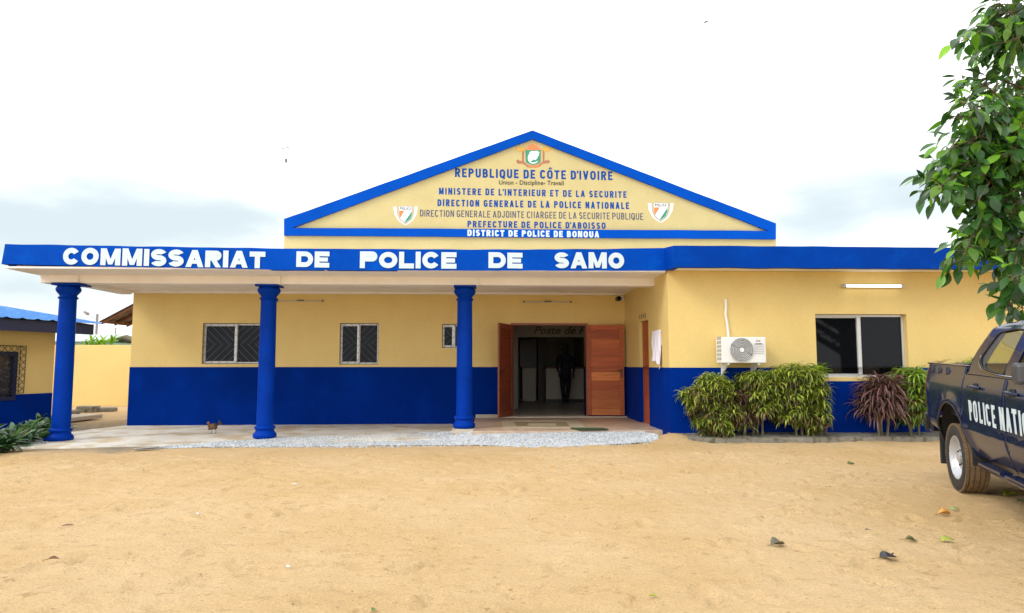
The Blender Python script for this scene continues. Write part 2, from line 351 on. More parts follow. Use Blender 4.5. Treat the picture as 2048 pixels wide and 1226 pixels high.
ss = lambda a, b, v: (lambda t: t * t * (3 - 2 * t))(np.clip((v - a) / (b - a), 0, 1))
Z = .08 * ss(7.5, 11.3, Y) * ss(-.5, 3.2, X) - .03 * (1 - ss(-8.5, -6, X)) * ss(9, 12, Y) + .13 * np.exp(-((X - XR - .02) / .36) ** 2 - ((Y - 11.8) / .34) ** 2)
near = (1 - ss(11.2, 12.2, Y)) * ss(.5, 1.5, Y) * (1 - ss(8, 9.5, np.abs(X)))
h = vnoise(X * 1.1, Y * 1.1, 1) * .03 + vnoise(X * 3.4 + 3, Y * 3.4, 2) * .012 + vnoise(X * 7 + 9, Y * 8.5, 3) * .017 + vnoise(X * 13, Y * 15 + 5, 4) * .009
rid = 1 - np.abs(vnoise(X * 4.2 + 11, Y * 4.6, 6)) * 4; h -= np.clip(rid - .7, 0, 1) * .034 * ss(-.1, .15, vnoise(X * .9, Y * .9, 8))
# shoe prints and scuffs pressed into the sand
for k in range(1000):
    cx, cy, a = rng.uniform(-7, 6.5), rng.uniform(2.5, 11), rng.uniform(0, math.pi); ln, wd, dp = rng.uniform(.09, .15), rng.uniform(.03, .055), rng.uniform(.008, .03)
    i0, i1 = np.searchsorted(xs, (cx - .3, cx + .3)); j0, j1 = np.searchsorted(ys, (cy - .3, cy + .3))
    px, py = X[j0:j1, i0:i1] - cx, Y[j0:j1, i0:i1] - cy; u = (px * math.cos(a) + py * math.sin(a)) / ln; v = (-px * math.sin(a) + py * math.cos(a)) / wd; q = u * u + v * v
    h[j0:j1, i0:i1] += -dp * np.exp(-q * q * .6) + dp * .5 * np.exp(-(np.sqrt(q) - 1.5) ** 2 * 5)
Z = Z + h * near + (1 - near) * -.004
back = ss(19, 23, Y) * (1 - ss(-5, -3, X)) * (1 - ss(24, 25, Y)); Z = Z + back * (.1 * np.clip(vnoise(X * .9, Y * .9, 12) + .3, 0, 1) + .02)
me = bpy.data.meshes.new('sand_ground'); ny, nx = X.shape
idx = np.arange(nx * ny).reshape(ny, nx); quads = np.stack([idx[:-1, :-1], idx[:-1, 1:], idx[1:, 1:], idx[1:, :-1]], -1).reshape(-1, 4)
me.vertices.add(nx * ny); me.vertices.foreach_set('co', np.stack([X, Y, Z], -1).ravel().astype(np.float32))
me.loops.add(quads.size); me.loops.foreach_set('vertex_index', quads.ravel().astype(np.int32)); me.polygons.add(len(quads)); me.polygons.foreach_set('loop_start', np.arange(0, quads.size, 4, dtype=np.int32))
me.update(calc_edges=True); me.shade_smooth()
g = bpy.data.objects.new('sand_ground', me); COL.objects.link(g); tag(g, 'bare trodden yellow sand of the station yard', 'ground', kind='structure')
m = bpy.data.materials.new('sand'); m.use_nodes = True; t = m.node_tree; n = t.nodes; l = t.links.new; b = n['Principled BSDF']; b.inputs['Roughness'].default_value = .95; b.inputs['Specular IOR Level'].default_value = .1
c = n.new('ShaderNodeTexCoord')
def nz_(sc, det=6, rough=.6, st=(1, 1, 1)):
    mp = n.new('ShaderNodeMapping'); l(c.outputs['Object'], mp.inputs[0]); mp.inputs['Scale'].default_value = st
    q = n.new('ShaderNodeTexNoise'); l(mp.outputs[0], q.inputs[0]); q.inputs['Scale'].default_value = sc; q.inputs['Detail'].default_value = det; q.inputs['Roughness'].default_value = rough; return q.outputs[0]
def rg(v, a, b_, c0, d, st='LINEAR'):
    q = n.new('ShaderNodeMapRange'); q.interpolation_type = st; l(v, q.inputs[0])
    for i, k in enumerate((a, b_, c0, d)): q.inputs[i + 1].default_value = k
    return q.outputs[0]
def mixc(f, a, b_):
    q = n.new('ShaderNodeMix'); q.data_type = 'RGBA'; l(f, q.inputs[0])
    for i, k in ((6, a), (7, b_)):
        if isinstance(k, tuple): q.inputs[i].default_value = (*k, 1)
        else: l(k, q.inputs[i])
    return q.outputs[2]
def mul(a, b_):
    q = n.new('ShaderNodeMath'); q.operation = 'MULTIPLY'
    for i, k in enumerate((a, b_)):
        if isinstance(k, (int, float)): q.inputs[i].default_value = k
        else: l(k, q.inputs[i])
    return q.outputs[0]
colr = mixc(rg(nz_(.55), .35, .65, 0, 1), (.61, .415, .2), (.68, .49, .275))
colr = mixc(mul(rg(nz_(6.5, 8, .7, (1, 1.5, 1)), .56, .68, 0, 1, 'SMOOTHSTEP'), .55), colr, (.36, .215, .1))       # turned, damper sand, with the shade of small dents painted in
colr = mixc(mul(rg(nz_(19, 6, .7, (1, 1.7, 1)), .6, .68, 0, 1, 'SMOOTHSTEP'), .75), colr, (.26, .15, .07))  # finer dark flecks: shade of scuffs painted into the sand colour
sp = n.new('ShaderNodeSeparateXYZ'); l(c.outputs['Object'], sp.inputs[0]); wob = nz_(.9, 5)
yy = n.new('ShaderNodeMath'); yy.operation = 'MULTIPLY_ADD'; l(wob, yy.inputs[0]); yy.inputs[1].default_value = 2.2; l(sp.outputs[1], yy.inputs[2])
xx = n.new('ShaderNodeMath'); xx.operation = 'MULTIPLY_ADD'; l(wob, xx.inputs[0]); xx.inputs[1].default_value = 1.5; l(sp.outputs[0], xx.inputs[2])
gm = mul(rg(yy.outputs[0], 12, 13.2, 0, 1, 'SMOOTHSTEP'), rg(xx.outputs[0], -5.0, -4.2, 1, 0, 'SMOOTHSTEP'))
gm = mul(gm, rg(nz_(1.7, 6, .7), .3, .55, .45, 1))
gm = mul(gm, rg(sp.outputs[1], 15.5, 18.5, 1, .12))
colr = mixc(gm, colr, mixc(rg(nz_(7, 6), .4, .6, 0, 1), (.36, .3, .22), (.24, .21, .17)))
sc = n.new('ShaderNodeVectorMath'); sc.operation = 'SCALE'; l(colr, sc.inputs[0]); l(mul(rg(nz_(60, 3, .6), .3, .7, .9, 1.1), rg(nz_(240, 2), .3, .7, .88, 1.12)), sc.inputs['Scale']); l(sc.outputs[0], b.inputs['Base Color'])
ad = n.new('ShaderNodeMath'); ad.operation = 'ADD'; l(mul(nz_(28, 6, .7, (1, 1.4, 1)), 1.0), ad.inputs[0]); l(mul(nz_(140, 3), .3), ad.inputs[1])
bn = n.new('ShaderNodeBump'); bn.inputs['Strength'].default_value = .8; bn.inputs['Distance'].default_value = .05; l(ad.outputs[0], bn.inputs['Height']); l(bn.outputs[0], b.inputs['Normal'])
me.materials.append(m)

# paved veranda floor (left part, bare concrete) and its tiled half by the door
def sheet(name, pts_a, pts_b, mat, nsub, label, cat, zj=.004, kind='structure', skirt=.12):
    # ribbon between two polylines (same number of points), finely divided, edges dropping to the ground
    mb = MB(); na = 60
    def at_(pl, t):
        t *= len(pl) - 1; i = min(int(t), len(pl) - 2); return Vector(pl[i]).lerp(Vector(pl[i + 1]), t - i)
    rows = [[at_(pts_a, i / na).lerp(at_(pts_b, i / na), j / nsub) for i in range(na + 1)] for j in range(nsub + 1)]
    for j, rw in enumerate(rows):
        for i, p in enumerate(rw):
            k = noise.noise(Vector((p.x * 2.3, p.y * 2.3, 1))); p.z += zj * k
            if j == 0: p.y += .09 * noise.noise(Vector((p.x * 2.6, 0, 5)))
    low = [Vector((p.x, p.y - .02, p.z - skirt)) for p in rows[0]]; rows = [low] + rows
    W_ = na + 1; mb.add([p for rw in rows for p in rw], [(j * W_ + i, j * W_ + i + 1, (j + 1) * W_ + i + 1, (j + 1) * W_ + i) for j in range(len(rows) - 1) for i in range(na)])
    o = obj(name, mb, mat, smooth=50, fix=False); tag(o, label, cat, kind=kind); return o
XT = onZ(946, 860, .2).x                                   # left end of the tiled half
sheet('veranda_floor', [(-9.3, 12.0, -.02), (-8.2, 12.1, .0), (-7.0, 11.9, .012), (-4.5, 12.2, .028), (-2.5, 12.35, .04), (XT + .1, 12.5, .06)],
      [(-8.9, 13.4, .0), (XL, 15.7, .05), (-6.5, 15.7, .05), (-4.5, 15.7, .055), (-2.5, 15.7, .06), (XT + .1, 15.7, .06)], m_conc, 10, 'bare concrete floor under the canopy', 'floor')
mb = MB().box(XT, XR + .1, 12.42, YB + .05, 0, .2); tf = obj('tiled_floor', mb, m_tile, bevel=.01); tag(tf, 'brown tiled floor in front of the double door', 'floor', kind='structure')
def floorpoly(name, px, mat, z, dz=.006):
    return MB().prism([onZ(a, b, z) for a, b in px], (0, 0, dz))
m1 = MB()
for q in ([(1003, 842), (1026, 841), (1034, 856), (1007, 857)], [(1129, 841), (1155, 841), (1172, 856), (1143, 856)], [(1034, 854.2), (1143, 854.2), (1143, 856), (1034, 856)], [(1056, 846.5), (1112, 846.5), (1112, 851), (1056, 851)], [(1026, 841), (1129, 841), (1130, 842.4), (1027, 842.4)]):
    m1.v.extend([]); mm = floorpoly('', q, None, .2 + .0005); m1.add(mm.v, mm.f)
obj('floor_inlay', m1, m_tile2, tf)
mm = floorpoly('', [(1028, 844), (1132, 844), (1141, 853), (1035, 853)], None, .2 + .0005, .0035); obj('floor_panel', mm, m_tile3, tf)
# bed of weathered concrete before the wing
sheet('planting_strip', [(XR - .05, 11.55, .13), (4.2, 11.38, .165), (5.4, 11.36, .165), (6.6, 11.5, .155), (8.5, 11.55, .14), (13, 11.55, .14)],
      [(XR - .05, 11.95, .2), (4.2, 11.95, .21), (5.4, 11.95, .21), (6.6, 11.95, .21), (8.5, 11.95, .2), (13, 11.95, .2)], m_bed, 8, 'strip of old mossy concrete along the foot of the wing wall', 'pavement', zj=.02, skirt=.17)
# gravel along the drip line
fr = [(268, 900), (330, 897), (420, 894), (520, 893), (600, 893), (700, 892), (760, 891), (850, 890), (900, 890), (960, 890), (1010, 892), (1060, 894), (1110, 894), (1160, 892), (1210, 889), (1260, 886), (1318, 882)]
bk = [(268, 898), (330, 892), (420, 884), (520, 879), (600, 874), (700, 871), (760, 869), (850, 865), (900, 863), (960, 861), (1010, 860), (1060, 860), (1110, 860), (1160, 860), (1210, 860), (1270, 860), (1316, 869)]
A = []; B = []
for i, (p, q) in enumerate(zip(fr, bk)):
    tz = sm(820, 960, p[0]); pz_ = onZ(*p, .01); A.append(onZ(*p, gz(pz_.x, pz_.y) + .008)); B.append(onZ(*q, .045 + .145 * tz))
mb = MB(); vs = []; nv = 8
for i in range(len(A)):
    for j in range(nv + 1):
        t = j / nv; p = A[i].lerp(B[i], t); p.z += .01 * math.sin(math.pi * min(1, t * 1.2)) + .006 * noise.noise(p * 5); vs.append(p)
mb.add(vs, [(i * (nv + 1) + j, (i + 1) * (nv + 1) + j, (i + 1) * (nv + 1) + j + 1, i * (nv + 1) + j + 1) for i in range(len(A) - 1) for j in range(nv)])
for i in range(len(A) - 1):
    wd = ((A[i] - B[i]).length + (A[i + 1] - B[i + 1]).length) / 2; ln = (A[i + 1] - A[i]).length
    for k in range(int(wd * ln * 1500) + 12):
        u = random.random(); t = random.uniform(-.22, 1.0)
        if t < .08 and random.random() < .35 - t * 2.6: continue
        p = A[i].lerp(A[i + 1], u).lerp(B[i].lerp(B[i + 1], u), t); p.z += .01 * math.sin(math.pi * min(1, max(t, 0) * 1.2)) + random.uniform(-.004, .008)
        r = random.uniform(.008, .019); rot = Matrix.Rotation(random.uniform(0, 6.3), 3, random.choice('XYZ'))
        mb.add([p + rot @ Vector(c_) * r * random.uniform(.7, 1.2) for c_ in ((1, 0, 0), (-1, 0, 0), (0, 1, 0), (0, -1, 0), (0, 0, .75), (0, 0, -.7))], [(0, 2, 4), (2, 1, 4), (1, 3, 4), (3, 0, 4), (2, 0, 5), (1, 2, 5), (3, 1, 5), (0, 3, 5)])
tag(obj('gravel', mb, m_grav, fix=False), 'band of pale crushed gravel along the front of the canopy', 'gravel', kind='stuff')

# ------------------------------------------------------------------ police station
st = thing('police_station', 'long yellow and blue police station with pillared canopy and lettered gable', 'building', (0, YB, 0))
SB, ST_ = 3.03, 3.40                                       # canopy slab: underside, top
wx = lambda px, Y, py=700: onY(px, py, Y).x
wz = lambda py, Y, px=700: onY(px, py, Y).z
win = []
for (a, b_, c0, d) in ((404, 542, 646, 728), (679, 757, 646, 729), (884, 938, 648, 696)):
    win.append((wx(a, YB), wx(b_, YB), wz(d, YB, a), wz(c0, YB, a)))
DX0, DX1, DZ0, DZ1 = wx(1026, YB), wx(1171, YB), .215, wz(651, YB, 1100)
dh = (DX0, DX1, -1, DZ1)
# main block walls; the base is a part of its own
mb = MB().wall(XL, XR + .2, WZ, 3.32, YB, YB + .2, win + [dh])
mb.box(XL, XL + .2, YB + .2, 24, WZ, 3.32); mb.box(XR + .0, XR + .2, YB + .2, 24, WZ, 3.32); mb.box(XL, XR + .2, 24, 24.2, 0, 3.32)
def xw_(u, d, z): return (XR + d, YB - u, z)
dy0, dy1 = onX(1280, 740, XR).y, onX(1298, 740, XR).y     # narrow side door in the return wall
sd = (YB - dy0, YB - dy1, -1, onX(1289, 641, XR).z)
mb.wall(0, YB - YW, WZ, SB + .02, 0, .2, [sd], fn=xw_)
W0, W1 = wx(1633, YW), wx(1816, YW); wz0, wz1 = wz(755, YW, 1700), wz(628, YW, 1700); wstrip = wz(762.5, YW, 1700)
wh = (W0, W1, wstrip, wz1)
mb.wall(XR + .2, 14, WZ, SB + .02, YW, YW + .2, [wh]); mb.box(13.8, 14, YW + .2, 22, .1, SB)
obj('wall', mb, m_yel, st)
mb = MB().wall(XL - .012, XR, -.05, WZ, YB - .004, YB + .2, [dh] + [])
mb.box(XL - .004, XL + .2, YB + .2, 24, -.05, WZ); mb.wall(0.004, YB - YW, .1, WZ, -.004, .2, [sd], fn=xw_)
mb.wall(XR + .2, 14, .1, WZ, YW - .004, YW + .2, [wh]); mb.box(XR - .004, XR + .2, YW - .004, YW, .1, WZ)
obj('blue_base', mb, m_blue, st)
mb = MB().box(W0 + .003, W1 - .003, YW + .002, YW + .16, wstrip + .002, wz0); obj('window_sill', mb, m_yel, st)
# canopy: slab, fascia with uneven edges, beams
top = [(8, 488), (200, 491), (440, 495), (570, 497), (760, 498), (980, 499), (1200, 498), (1335, 495.5)]
bot = [(5, 528), (150, 532), (430, 537), (570, 539.5), (760, 540.5), (980, 541), (1200, 541), (1337, 541)]
T = [onY(a, b_, YF) for a, b_ in top]; Bt = [onY(a, b_, YF) for a, b_ in bot]
for i in range(len(T)): T[i].x = Bt[i].x = (T[i].x + Bt[i].x) / 2
vs = []; off = Vector((0, .14, 0))
nT = 90; TT = []; BB = []
for k in range(nT + 1):
    t = k / nT * (len(T) - 1); i = min(int(t), len(T) - 2); a = T[i].lerp(T[i + 1], t - i); b_ = Bt[i].lerp(Bt[i + 1], t - i)
    j = .006 * noise.noise(Vector((a.x * 2.5, 3, 0))); a.z += .009 * noise.noise(Vector((a.x * 2.1, 0, 0))); b_.z += .009 * noise.noise(Vector((a.x * 2.7, 9, 0))); a.y += j; b_.y += j - .0; TT.append(a); BB.append(b_)
TT[0].x += .02; BB[0].x -= .02
mb = MB(); n_ = len(TT); mb.add(TT + BB + [p + off for p in TT] + [p + off for p in BB],
    [f for i in range(n_ - 1) for f in ((n_ + i, n_ + i + 1, i + 1, i), (i, i + 1, 2 * n_ + i + 1, 2 * n_ + i), (3 * n_ + i + 1, 3 * n_ + i, 2 * n_ + i, 2 * n_ + i + 1), (n_ + i + 1, n_ + i, 3 * n_ + i, 3 * n_ + i + 1))] + [(0, n_, 3 * n_, 2 * n_), (n_ - 1, 3 * n_ - 1, 4 * n_ - 1, 2 * n_ - 1)])
CX = T[0].x
mb.box(CX, CX + .14, YF + .141, YB, 3.075, ST_ + .0)    # side of the canopy
obj('canopy_fascia', mb, m_fasc, st, smooth=35, fix=False)
# wing fascia and its return
FX = wx(1347.5, YWF, 513); fz0, fz1 = wz(535, YWF, 1500), wz(492, YWF, 1500)
mb = MB(); q = 60
pf = [(FX + (14.4 - FX) * i / q) for i in range(q + 1)]
up_ = [Vector((x, YWF, fz1 + .008 * noise.noise(Vector((x * 2, 0, 2))))) for x in pf]; dn_ = [Vector((x, YWF, fz0 + .008 * noise.noise(Vector((x * 2, 5, 2))))) for x in pf]
n_ = q + 1; off = Vector((0, .14, 0))
mb.add(up_ + dn_ + [p + off for p in up_] + [p + off for p in dn_], [f for i in range(q) for f in ((n_ + i, n_ + i + 1, i + 1, i), (i, i + 1, 2 * n_ + i + 1, 2 * n_ + i), (3 * n_ + i + 1, 3 * n_ + i, 2 * n_ + i, 2 * n_ + i + 1), (n_ + i + 1, n_ + i, 3 * n_ + i, 3 * n_ + i + 1))] + [(0, 2 * n_, 3 * n_, n_)])
mb.add([(FX, YWF, up_[0].z), (XR - .04, YF - .001, T[-1].z + .0), (XR - .04, YF - .001, Bt[-1].z), (FX, YWF, dn_[0].z), (FX + .12, YWF + .02, up_[0].z), (XR + .1, YF + .1, T[-1].z), (XR + .1, YF + .1, Bt[-1].z), (FX + .12, YWF + .02, dn_[0].z)], [(0, 1, 2, 3), (0, 4, 5, 1), (3, 2, 6, 7)])
obj('wing_fascia', mb, m_wfas, st, smooth=35, fix=False)
mb = MB().box(CX + .141, XR + .0, YF + .141, YB, SB, 3.34).box(CX + .01, CX + .14, YF + .141, YB, SB - .004, 3.074).box(CX + .02, FX, YF + .02, YF + .1405, SB - .002, SB + .03)
mb.add([(FX + .02, YWF + .141, fz0 + .01), (14.2, YWF + .141, fz0 + .01), (14.2, YW + .3, fz0 + .01), (XR + .01, YW + .3, fz0 + .01), (XR + .01, YW, fz0 + .01)], [(0, 1, 2, 3, 4)])
mb.box(XR + .21, 13.79, YW + .201, 22, SB - .01, 3.3); mb.box(XL + .21, XR - .01, YB + .21, 23.99, 3.1, 3.3)
obj('ceiling_slab', mb, m_white, st)
cz = 2.885
mb = MB().box(CX + .06, XR - .001, YC - .12, YC + .13, cz, SB + .001); mb.box(CX + .12, CX + .37, YC + .131, YB - .121, cz + .06, SB + .001); mb.box(CX + .12, XR - .002, YB - .12, YB + .002, 2.985, SB + .001)
obj('beam', mb, m_white, st, bevel=.006)
colpx = [(123 + 7, 880, 0.0), (534, 874, .03), (929, 857, .2)]
CXS = [onY(p, 720, YC).x for p, _, _ in colpx]
CXS[0] = onY(129.5, 720, YC).x
for i, cx in enumerate(CXS):
    z0 = colpx[i][2]; pad = MB().box(cx - (.27 if i == 0 else .25), cx + .25, YC - .17, YC + .16, cz - (.012 if i else .0), SB - .001); obj('column_pad', pad, m_white, st, bevel=.01)
    zt = cz - .014
    sh = MB().lathe([(.152, z0 + .2), (.152, z0 + .5), (.148, 1.6), (.141, zt - .27)], (cx, YC, 0), 36)
    ob = obj('column', sh, m_colb, st, smooth=50)
    bs = MB().lathe([(.17, z0), (.198, z0 + .015), (.212, z0 + .05), (.208, z0 + .085), (.185, z0 + .115), (.168, z0 + .13), (.163, z0 + .16), (.172, z0 + .175), (.188, z0 + .19), (.19, z0 + .205), (.185, z0 + .222), (.165, z0 + .232), (.153, z0 + .24)], (cx, YC, 0), 40)
    obj('column_base', bs, m_colb, ob, smooth=60)
    cp = MB().lathe([(.142, zt - .28), (.165, zt - .265), (.168, zt - .255), (.15, zt - .235), (.14, zt - .22), (.145, zt - .2), (.175, zt - .165), (.2, zt - .13), (.208, zt - .1), (.2, zt - .07), (.18, zt - .045), (.17, zt - .03)], (cx, YC, 0), 40)
    cp.box(cx - .205, cx + (.3 if i == 0 else .215), YC - .2, YC + .2, zt - .032, zt); obj('column_capital', cp, m_colb, ob, smooth=50)
mb = MB().lathe([(.33, -.1), (.36, -.05), (.34, -.01), (.2, .003)], (CXS[0] + .05, YC, 0), 14); mb.v = [(x + .04 * noise.noise(Vector((x * 4, y * 4, z))), y, z) for x, y, z in mb.v]
obj('column_footing', mb, m_bed, st, smooth=40)
mb = MB().box(CXS[2] - .21, CXS[2] + .2, YC - .24, YC + .2, .12, .205); obj('column_plinth', mb, m_step, st, bevel=.006)
# gable
GY = YB - .02
def gp(px, py, y=GY): return onY(px, py, y)
out5 = [gp(569, 470), gp(569, 438), gp(1065, 261), gp(1551, 447), gp(1551, 478)]
mb = MB().prism([(out5[0].x, GY, 3.33), out5[1], out5[2] - Vector((0, 0, .06)), out5[3], (out5[4].x, GY, 3.33)], (0, .25, 0)); obj('gable_wall', mb, M('gable_yellow_paint', (.51, .43, .195), .62, .05, .8, .3, 45, fine=.025, second=(.48, .395, .175), s2=(.45, .75)), st)
GB = GY - .07
O = [gp(a, b_, GB) for a, b_ in ((568, 470.5), (568, 438), (1065, 260.5), (1552, 446.5), (1552, 478))]; I = [gp(a, b_, GB) for a, b_ in ((584, 455.5), (1065, 277.5), (1538, 461.5))]
def fine_edge(a, b_, k=10): return [a.lerp(b_, i / k) for i in range(k + 1)]
mb = MB()
for quad in ((O[1], O[2], I[1], I[0]), (O[2], O[3], I[2], I[1]), (O[0], O[4], I[2], I[0])):
    a = fine_edge(quad[0], quad[1], 30); c0 = fine_edge(quad[3], quad[2], 30)
    for p in a + c0: p.z += .006 * noise.noise(Vector((p.x * 1.9, p.z, 4)))
    n_ = len(a); o_ = Vector((0, .069, 0)); mb.add(a + c0 + [p + o_ for p in a] + [p + o_ for p in c0], [f for i in range(n_ - 1) for f in ((i, i + 1, n_ + i + 1, n_ + i), (i, 2 * n_ + i, 2 * n_ + i + 1, i + 1), (n_ + i, n_ + i + 1, 3 * n_ + i + 1, 3 * n_ + i))])
for tri in ((O[0], O[1], I[0]), (O[4], O[3], I[2])): mb.add(list(tri), [(0, 1, 2)])
mb.add([O[0], O[1], O[0] + o_, O[1] + o_, O[3], O[4], O[3] + o_, O[4] + o_], [(0, 1, 3, 2), (4, 5, 7, 6)])
obj('gable_band', mb, m_gblue, st, fix=False)
mb = MB(); pk = out5[2]
for e in (out5[1], out5[3]): mb.prism([e + Vector((0, .26, -.1)), pk + Vector((0, .26, -.15)), Vector((pk.x, 24.2, pk.z - .15)), Vector((e.x, 24.2, e.z - .1))], (0, 0, -.04))
mb.box(out5[0].x, out5[0].x + .2, GY + .26, 24.2, 3.33, out5[1].z - .15); mb.box(out5[3].x - .2, out5[3].x, GY + .26, 24.2, 3.33, out5[3].z - .15)
obj('gable_roof', mb, m_tin, st)
def glet(s, x0, x1, yb, yt, mat, y=GY, sw=.2, **k):
    z0, z1 = gp((x0 + x1) / 2, yb, y).z, gp((x0 + x1) / 2, yt, y).z; a, b_ = gp(x0, (yb + yt) / 2, y).x, gp(x1, (yb + yt) / 2, y).x
    return painted(s, a, b_, z0, z1, y, st, mat, sw, **k)
glet("REPUBLIQUE DE CÔTE D'IVOIRE", 910, 1225, 357.3, 339.6, m_ltblue, sw=.2, gap=.2, space=.55, slope=-.03)
z0, z1 = gp(1062, 372.5).z, gp(1062, 361).z; a, b_ = gp(998, 366).x, gp(1127, 366).x
lettering('Union - Discipline- Travail', (a, GY, z0), (b_, GY, z0), (a, GY, z1), (0, -1, 0), st, m_ltblack, offset=.006, spacing=1.05)
glet("MINISTERE DE L'INTERIEUR ET DE LA SECURITE", 878, 1253, 392.3, 379, m_ltblue, sw=.2, gap=.24, space=.65, slope=-.036)
glet('DIRECTION GENERALE DE LA POLICE NATIONALE', 875, 1258, 415.2, 401.6, m_ltblue, sw=.2, gap=.24, space=.65, slope=-.026)
glet('DIRECTION GENERALE ADJOINTE CHARGEE DE LA SECURITE PUBLIQUE', 840, 1286, 436.3, 423, m_ltnavy, sw=.12, gap=.17, slope=-.03, space=.4)
glet("PREFECTURE DE POLICE D'ABOISSO", 935, 1211, 456, 443.3, m_ltblue, sw=.21, gap=.24, space=.65, slope=-.012)
glet('DISTRICT DE POLICE DE BONOUA', 935, 1198, 473.6, 460.9, m_letter, y=GB, sw=.25, gap=.2, space=.65, slope=-.012)
for s, x0, x1, yt, yb in (('COMMISSARIAT', 127, 531, 499, 533), ('DE', 593, 659, 503, 534.5), ('POLICE', 720, 913, 504, 537), ('DE', 977, 1045, 505, 536.5), ('SAMO', 1109, 1248, 505, 537)):
    ym = (yb + yt) / 2; xm = (x0 + x1) / 2; painted(s, onY(x0, ym, YF).x, onY(x1, ym, YF).x, onY(xm, yb, YF).z, onY(xm, yt, YF).z, YF - .008, st, m_letter, .3, .1, .5, slope=-.045 if s == 'COMMISSARIAT' else -.005)
# crest and the two shields, painted flat on the gable
def flat(name, pts, mat, parent, lift, y=GY): return obj(name, MB().prism([gp(a, b_, y - lift) for a, b_ in pts], (0, .003, 0)), mat, parent)
K = 95 / 1664; cq = lambda L_: [(1020 + a * K, 275 + b_ * K) for a, b_ in L_]
cr = flat('crest', cq([(535, 445), (1075, 445), (1070, 860), (1000, 905), (800, 965), (620, 905), (560, 860)]), m_crestg, st, .006)
flat('crest_trunk', cq([(425, 460), (485, 460), (485, 860), (425, 860)]), m_crestb, cr, .005); flat('crest_trunk', cq([(1145, 460), (1208, 460), (1200, 850), (1145, 850)]), m_crestb, cr, .005)
sunp = []
for k in range(25):
    a = math.pi * (1 - k / 24); r = 310 if k % 2 == 0 else 170
    sunp.append((800 + r * math.cos(a) * 1.0, 430 - r * math.sin(a) * (.86 if k % 2 == 0 else .78)))
flat('crest_sun', cq(sunp), m_cresto, cr, .004)
for sx, cx in ((1, 1210), (-1, 430)):
    L_ = []
    for k in range(17):
        a = 2 * math.pi * k / 16; r = (1 if k % 2 else .62); L_.append((cx + sx * 60 + 200 * r * math.cos(a), 415 + 85 * r * math.sin(a)))
    flat('crest_palm', cq(L_[:-1]), m_cresty, cr, .007)
flat('crest_ribbon', cq([(225, 800), (285, 760), (310, 800), (420, 830), (520, 870), (600, 950), (780, 990), (1000, 945), (1130, 850), (1250, 800), (1350, 790), (1400, 830), (1380, 900), (1250, 900), (1130, 930), (1040, 1020), (930, 1050), (620, 1045), (520, 960), (420, 920), (300, 915), (225, 870)]), m_crestb, cr, .003)
flat('crest_ribbon_fold', cq([(620, 1000), (780, 1000), (1000, 965), (1040, 1010), (930, 1040), (640, 1030)]), m_cresto, cr, .0075)
flat('crest_elephant', cq([(690, 510), (760, 475), (860, 480), (930, 465), (1030, 510), (1010, 620), (950, 730), (880, 800), (840, 755), (800, 800), (740, 810), (720, 850), (800, 880), (900, 860), (985, 810), (960, 860), (880, 910), (780, 915), (690, 880), (640, 800), (620, 720), (640, 620), (680, 580)]), m_crestw, cr, .0095)
def badge(x, y, s):
    P = lambda L_: [(x + a * s, y + b_ * s) for a, b_ in L_]
    o = flat('badge', P([(-25, -18), (-18.5, -18), (-17.4, -2), (-12.4, 9), (0, 18.4), (12.4, 9), (17.4, -2), (18.5, -18), (25, -18), (23, -4), (16, 9), (6, 17), (0, 20), (-6, 17), (-16, 9), (-23, -4)]), m_crestw, st, .004)
    flat('badge_outline', P([(-14.6, -19), (14.6, -19), (14.6, -2), (10.6, 8.6), (0, 16.4), (-10.6, 8.6), (-14.6, -2)]), m_gplast, o, .0045); flat('badge_shield', P([(-13.4, -18), (13.4, -18), (13.4, -2), (9.6, 7.6), (0, 14.8), (-9.6, 7.6), (-13.4, -2)]), m_crestw, o, .0062)
    flat('badge_stripe', P([(-13, -10), (-2, -10), (-10.8, 5), (-13, -2)]), m_cresto, o, .008); flat('badge_stripe', P([(12.9, -9), (13, -2), (9.4, 7.2), (0, 14.2), (-2, 13)]), m_crestg, o, .008)
    a, b_ = gp(x - 11.5 * s, y - 14 * s).x, gp(x + 11.5 * s, y).x; z0, z1 = gp(x, y - 11.5 * s).z, gp(x, y - 16.8 * s).z
    painted('POLICE', a, b_, z0, z1, GY - .006, o, m_ltblack, .17, .2)
badge(811, 431, .98); badge(1321.5, 425, 1.03)
# windows with bars
def clip(p, q, r):
    (x0, z0), (x1, z1) = p, q; t0, t1 = 0, 1; dx, dz = x1 - x0, z1 - z0
    for a, b_ in ((-dx, x0 - r[0]), (dx, r[1] - x0), (-dz, z0 - r[2]), (dz, r[3] - z0)):
        if abs(a) < 1e-9:
            if b_ < 0: return None
            continue
        t = b_ / a
        if a < 0: t0 = max(t0, t)
        else: t1 = min(t1, t)
    return None if t1 - t0 < .02 else ((x0 + t0 * dx, z0 + t0 * dz), (x0 + t1 * dx, z0 + t1 * dz))
def bars(x0, x1, z0, z1, y, step, r=.006, pattern='x', fn=None):
    mb = MB(); fn = fn or (lambda x, z: (x, y, z)); xm, zm = (x0 + x1) / 2, (z0 + z1) / 2
    for qx in (0, 1):
        for qz in (0, 1):
            rc = (x0 if qx == 0 else xm, xm if qx == 0 else x1, z0 if qz == 0 else zm, zm if qz == 0 else z1); s = 1 if qx == qz else -1
            k = -3.0
            while k < 3: 
                c_ = clip((rc[0], zm + k), (rc[1], zm + k + s * (rc[1] - rc[0])), rc)
                if c_: mb.tube([fn(*c_[0]), fn(*c_[1])], r, 5)
                k += step
    for a, b_ in (((x0, z0), (x1, z0)), ((x0, z1), (x1, z1)), ((x0, z0), (x0, z1)), ((x1, z0), (x1, z1)), ((xm, z0), (xm, z1))): mb.tube([fn(*a), fn(*b_)], r * 1.2, 5)
    return mb
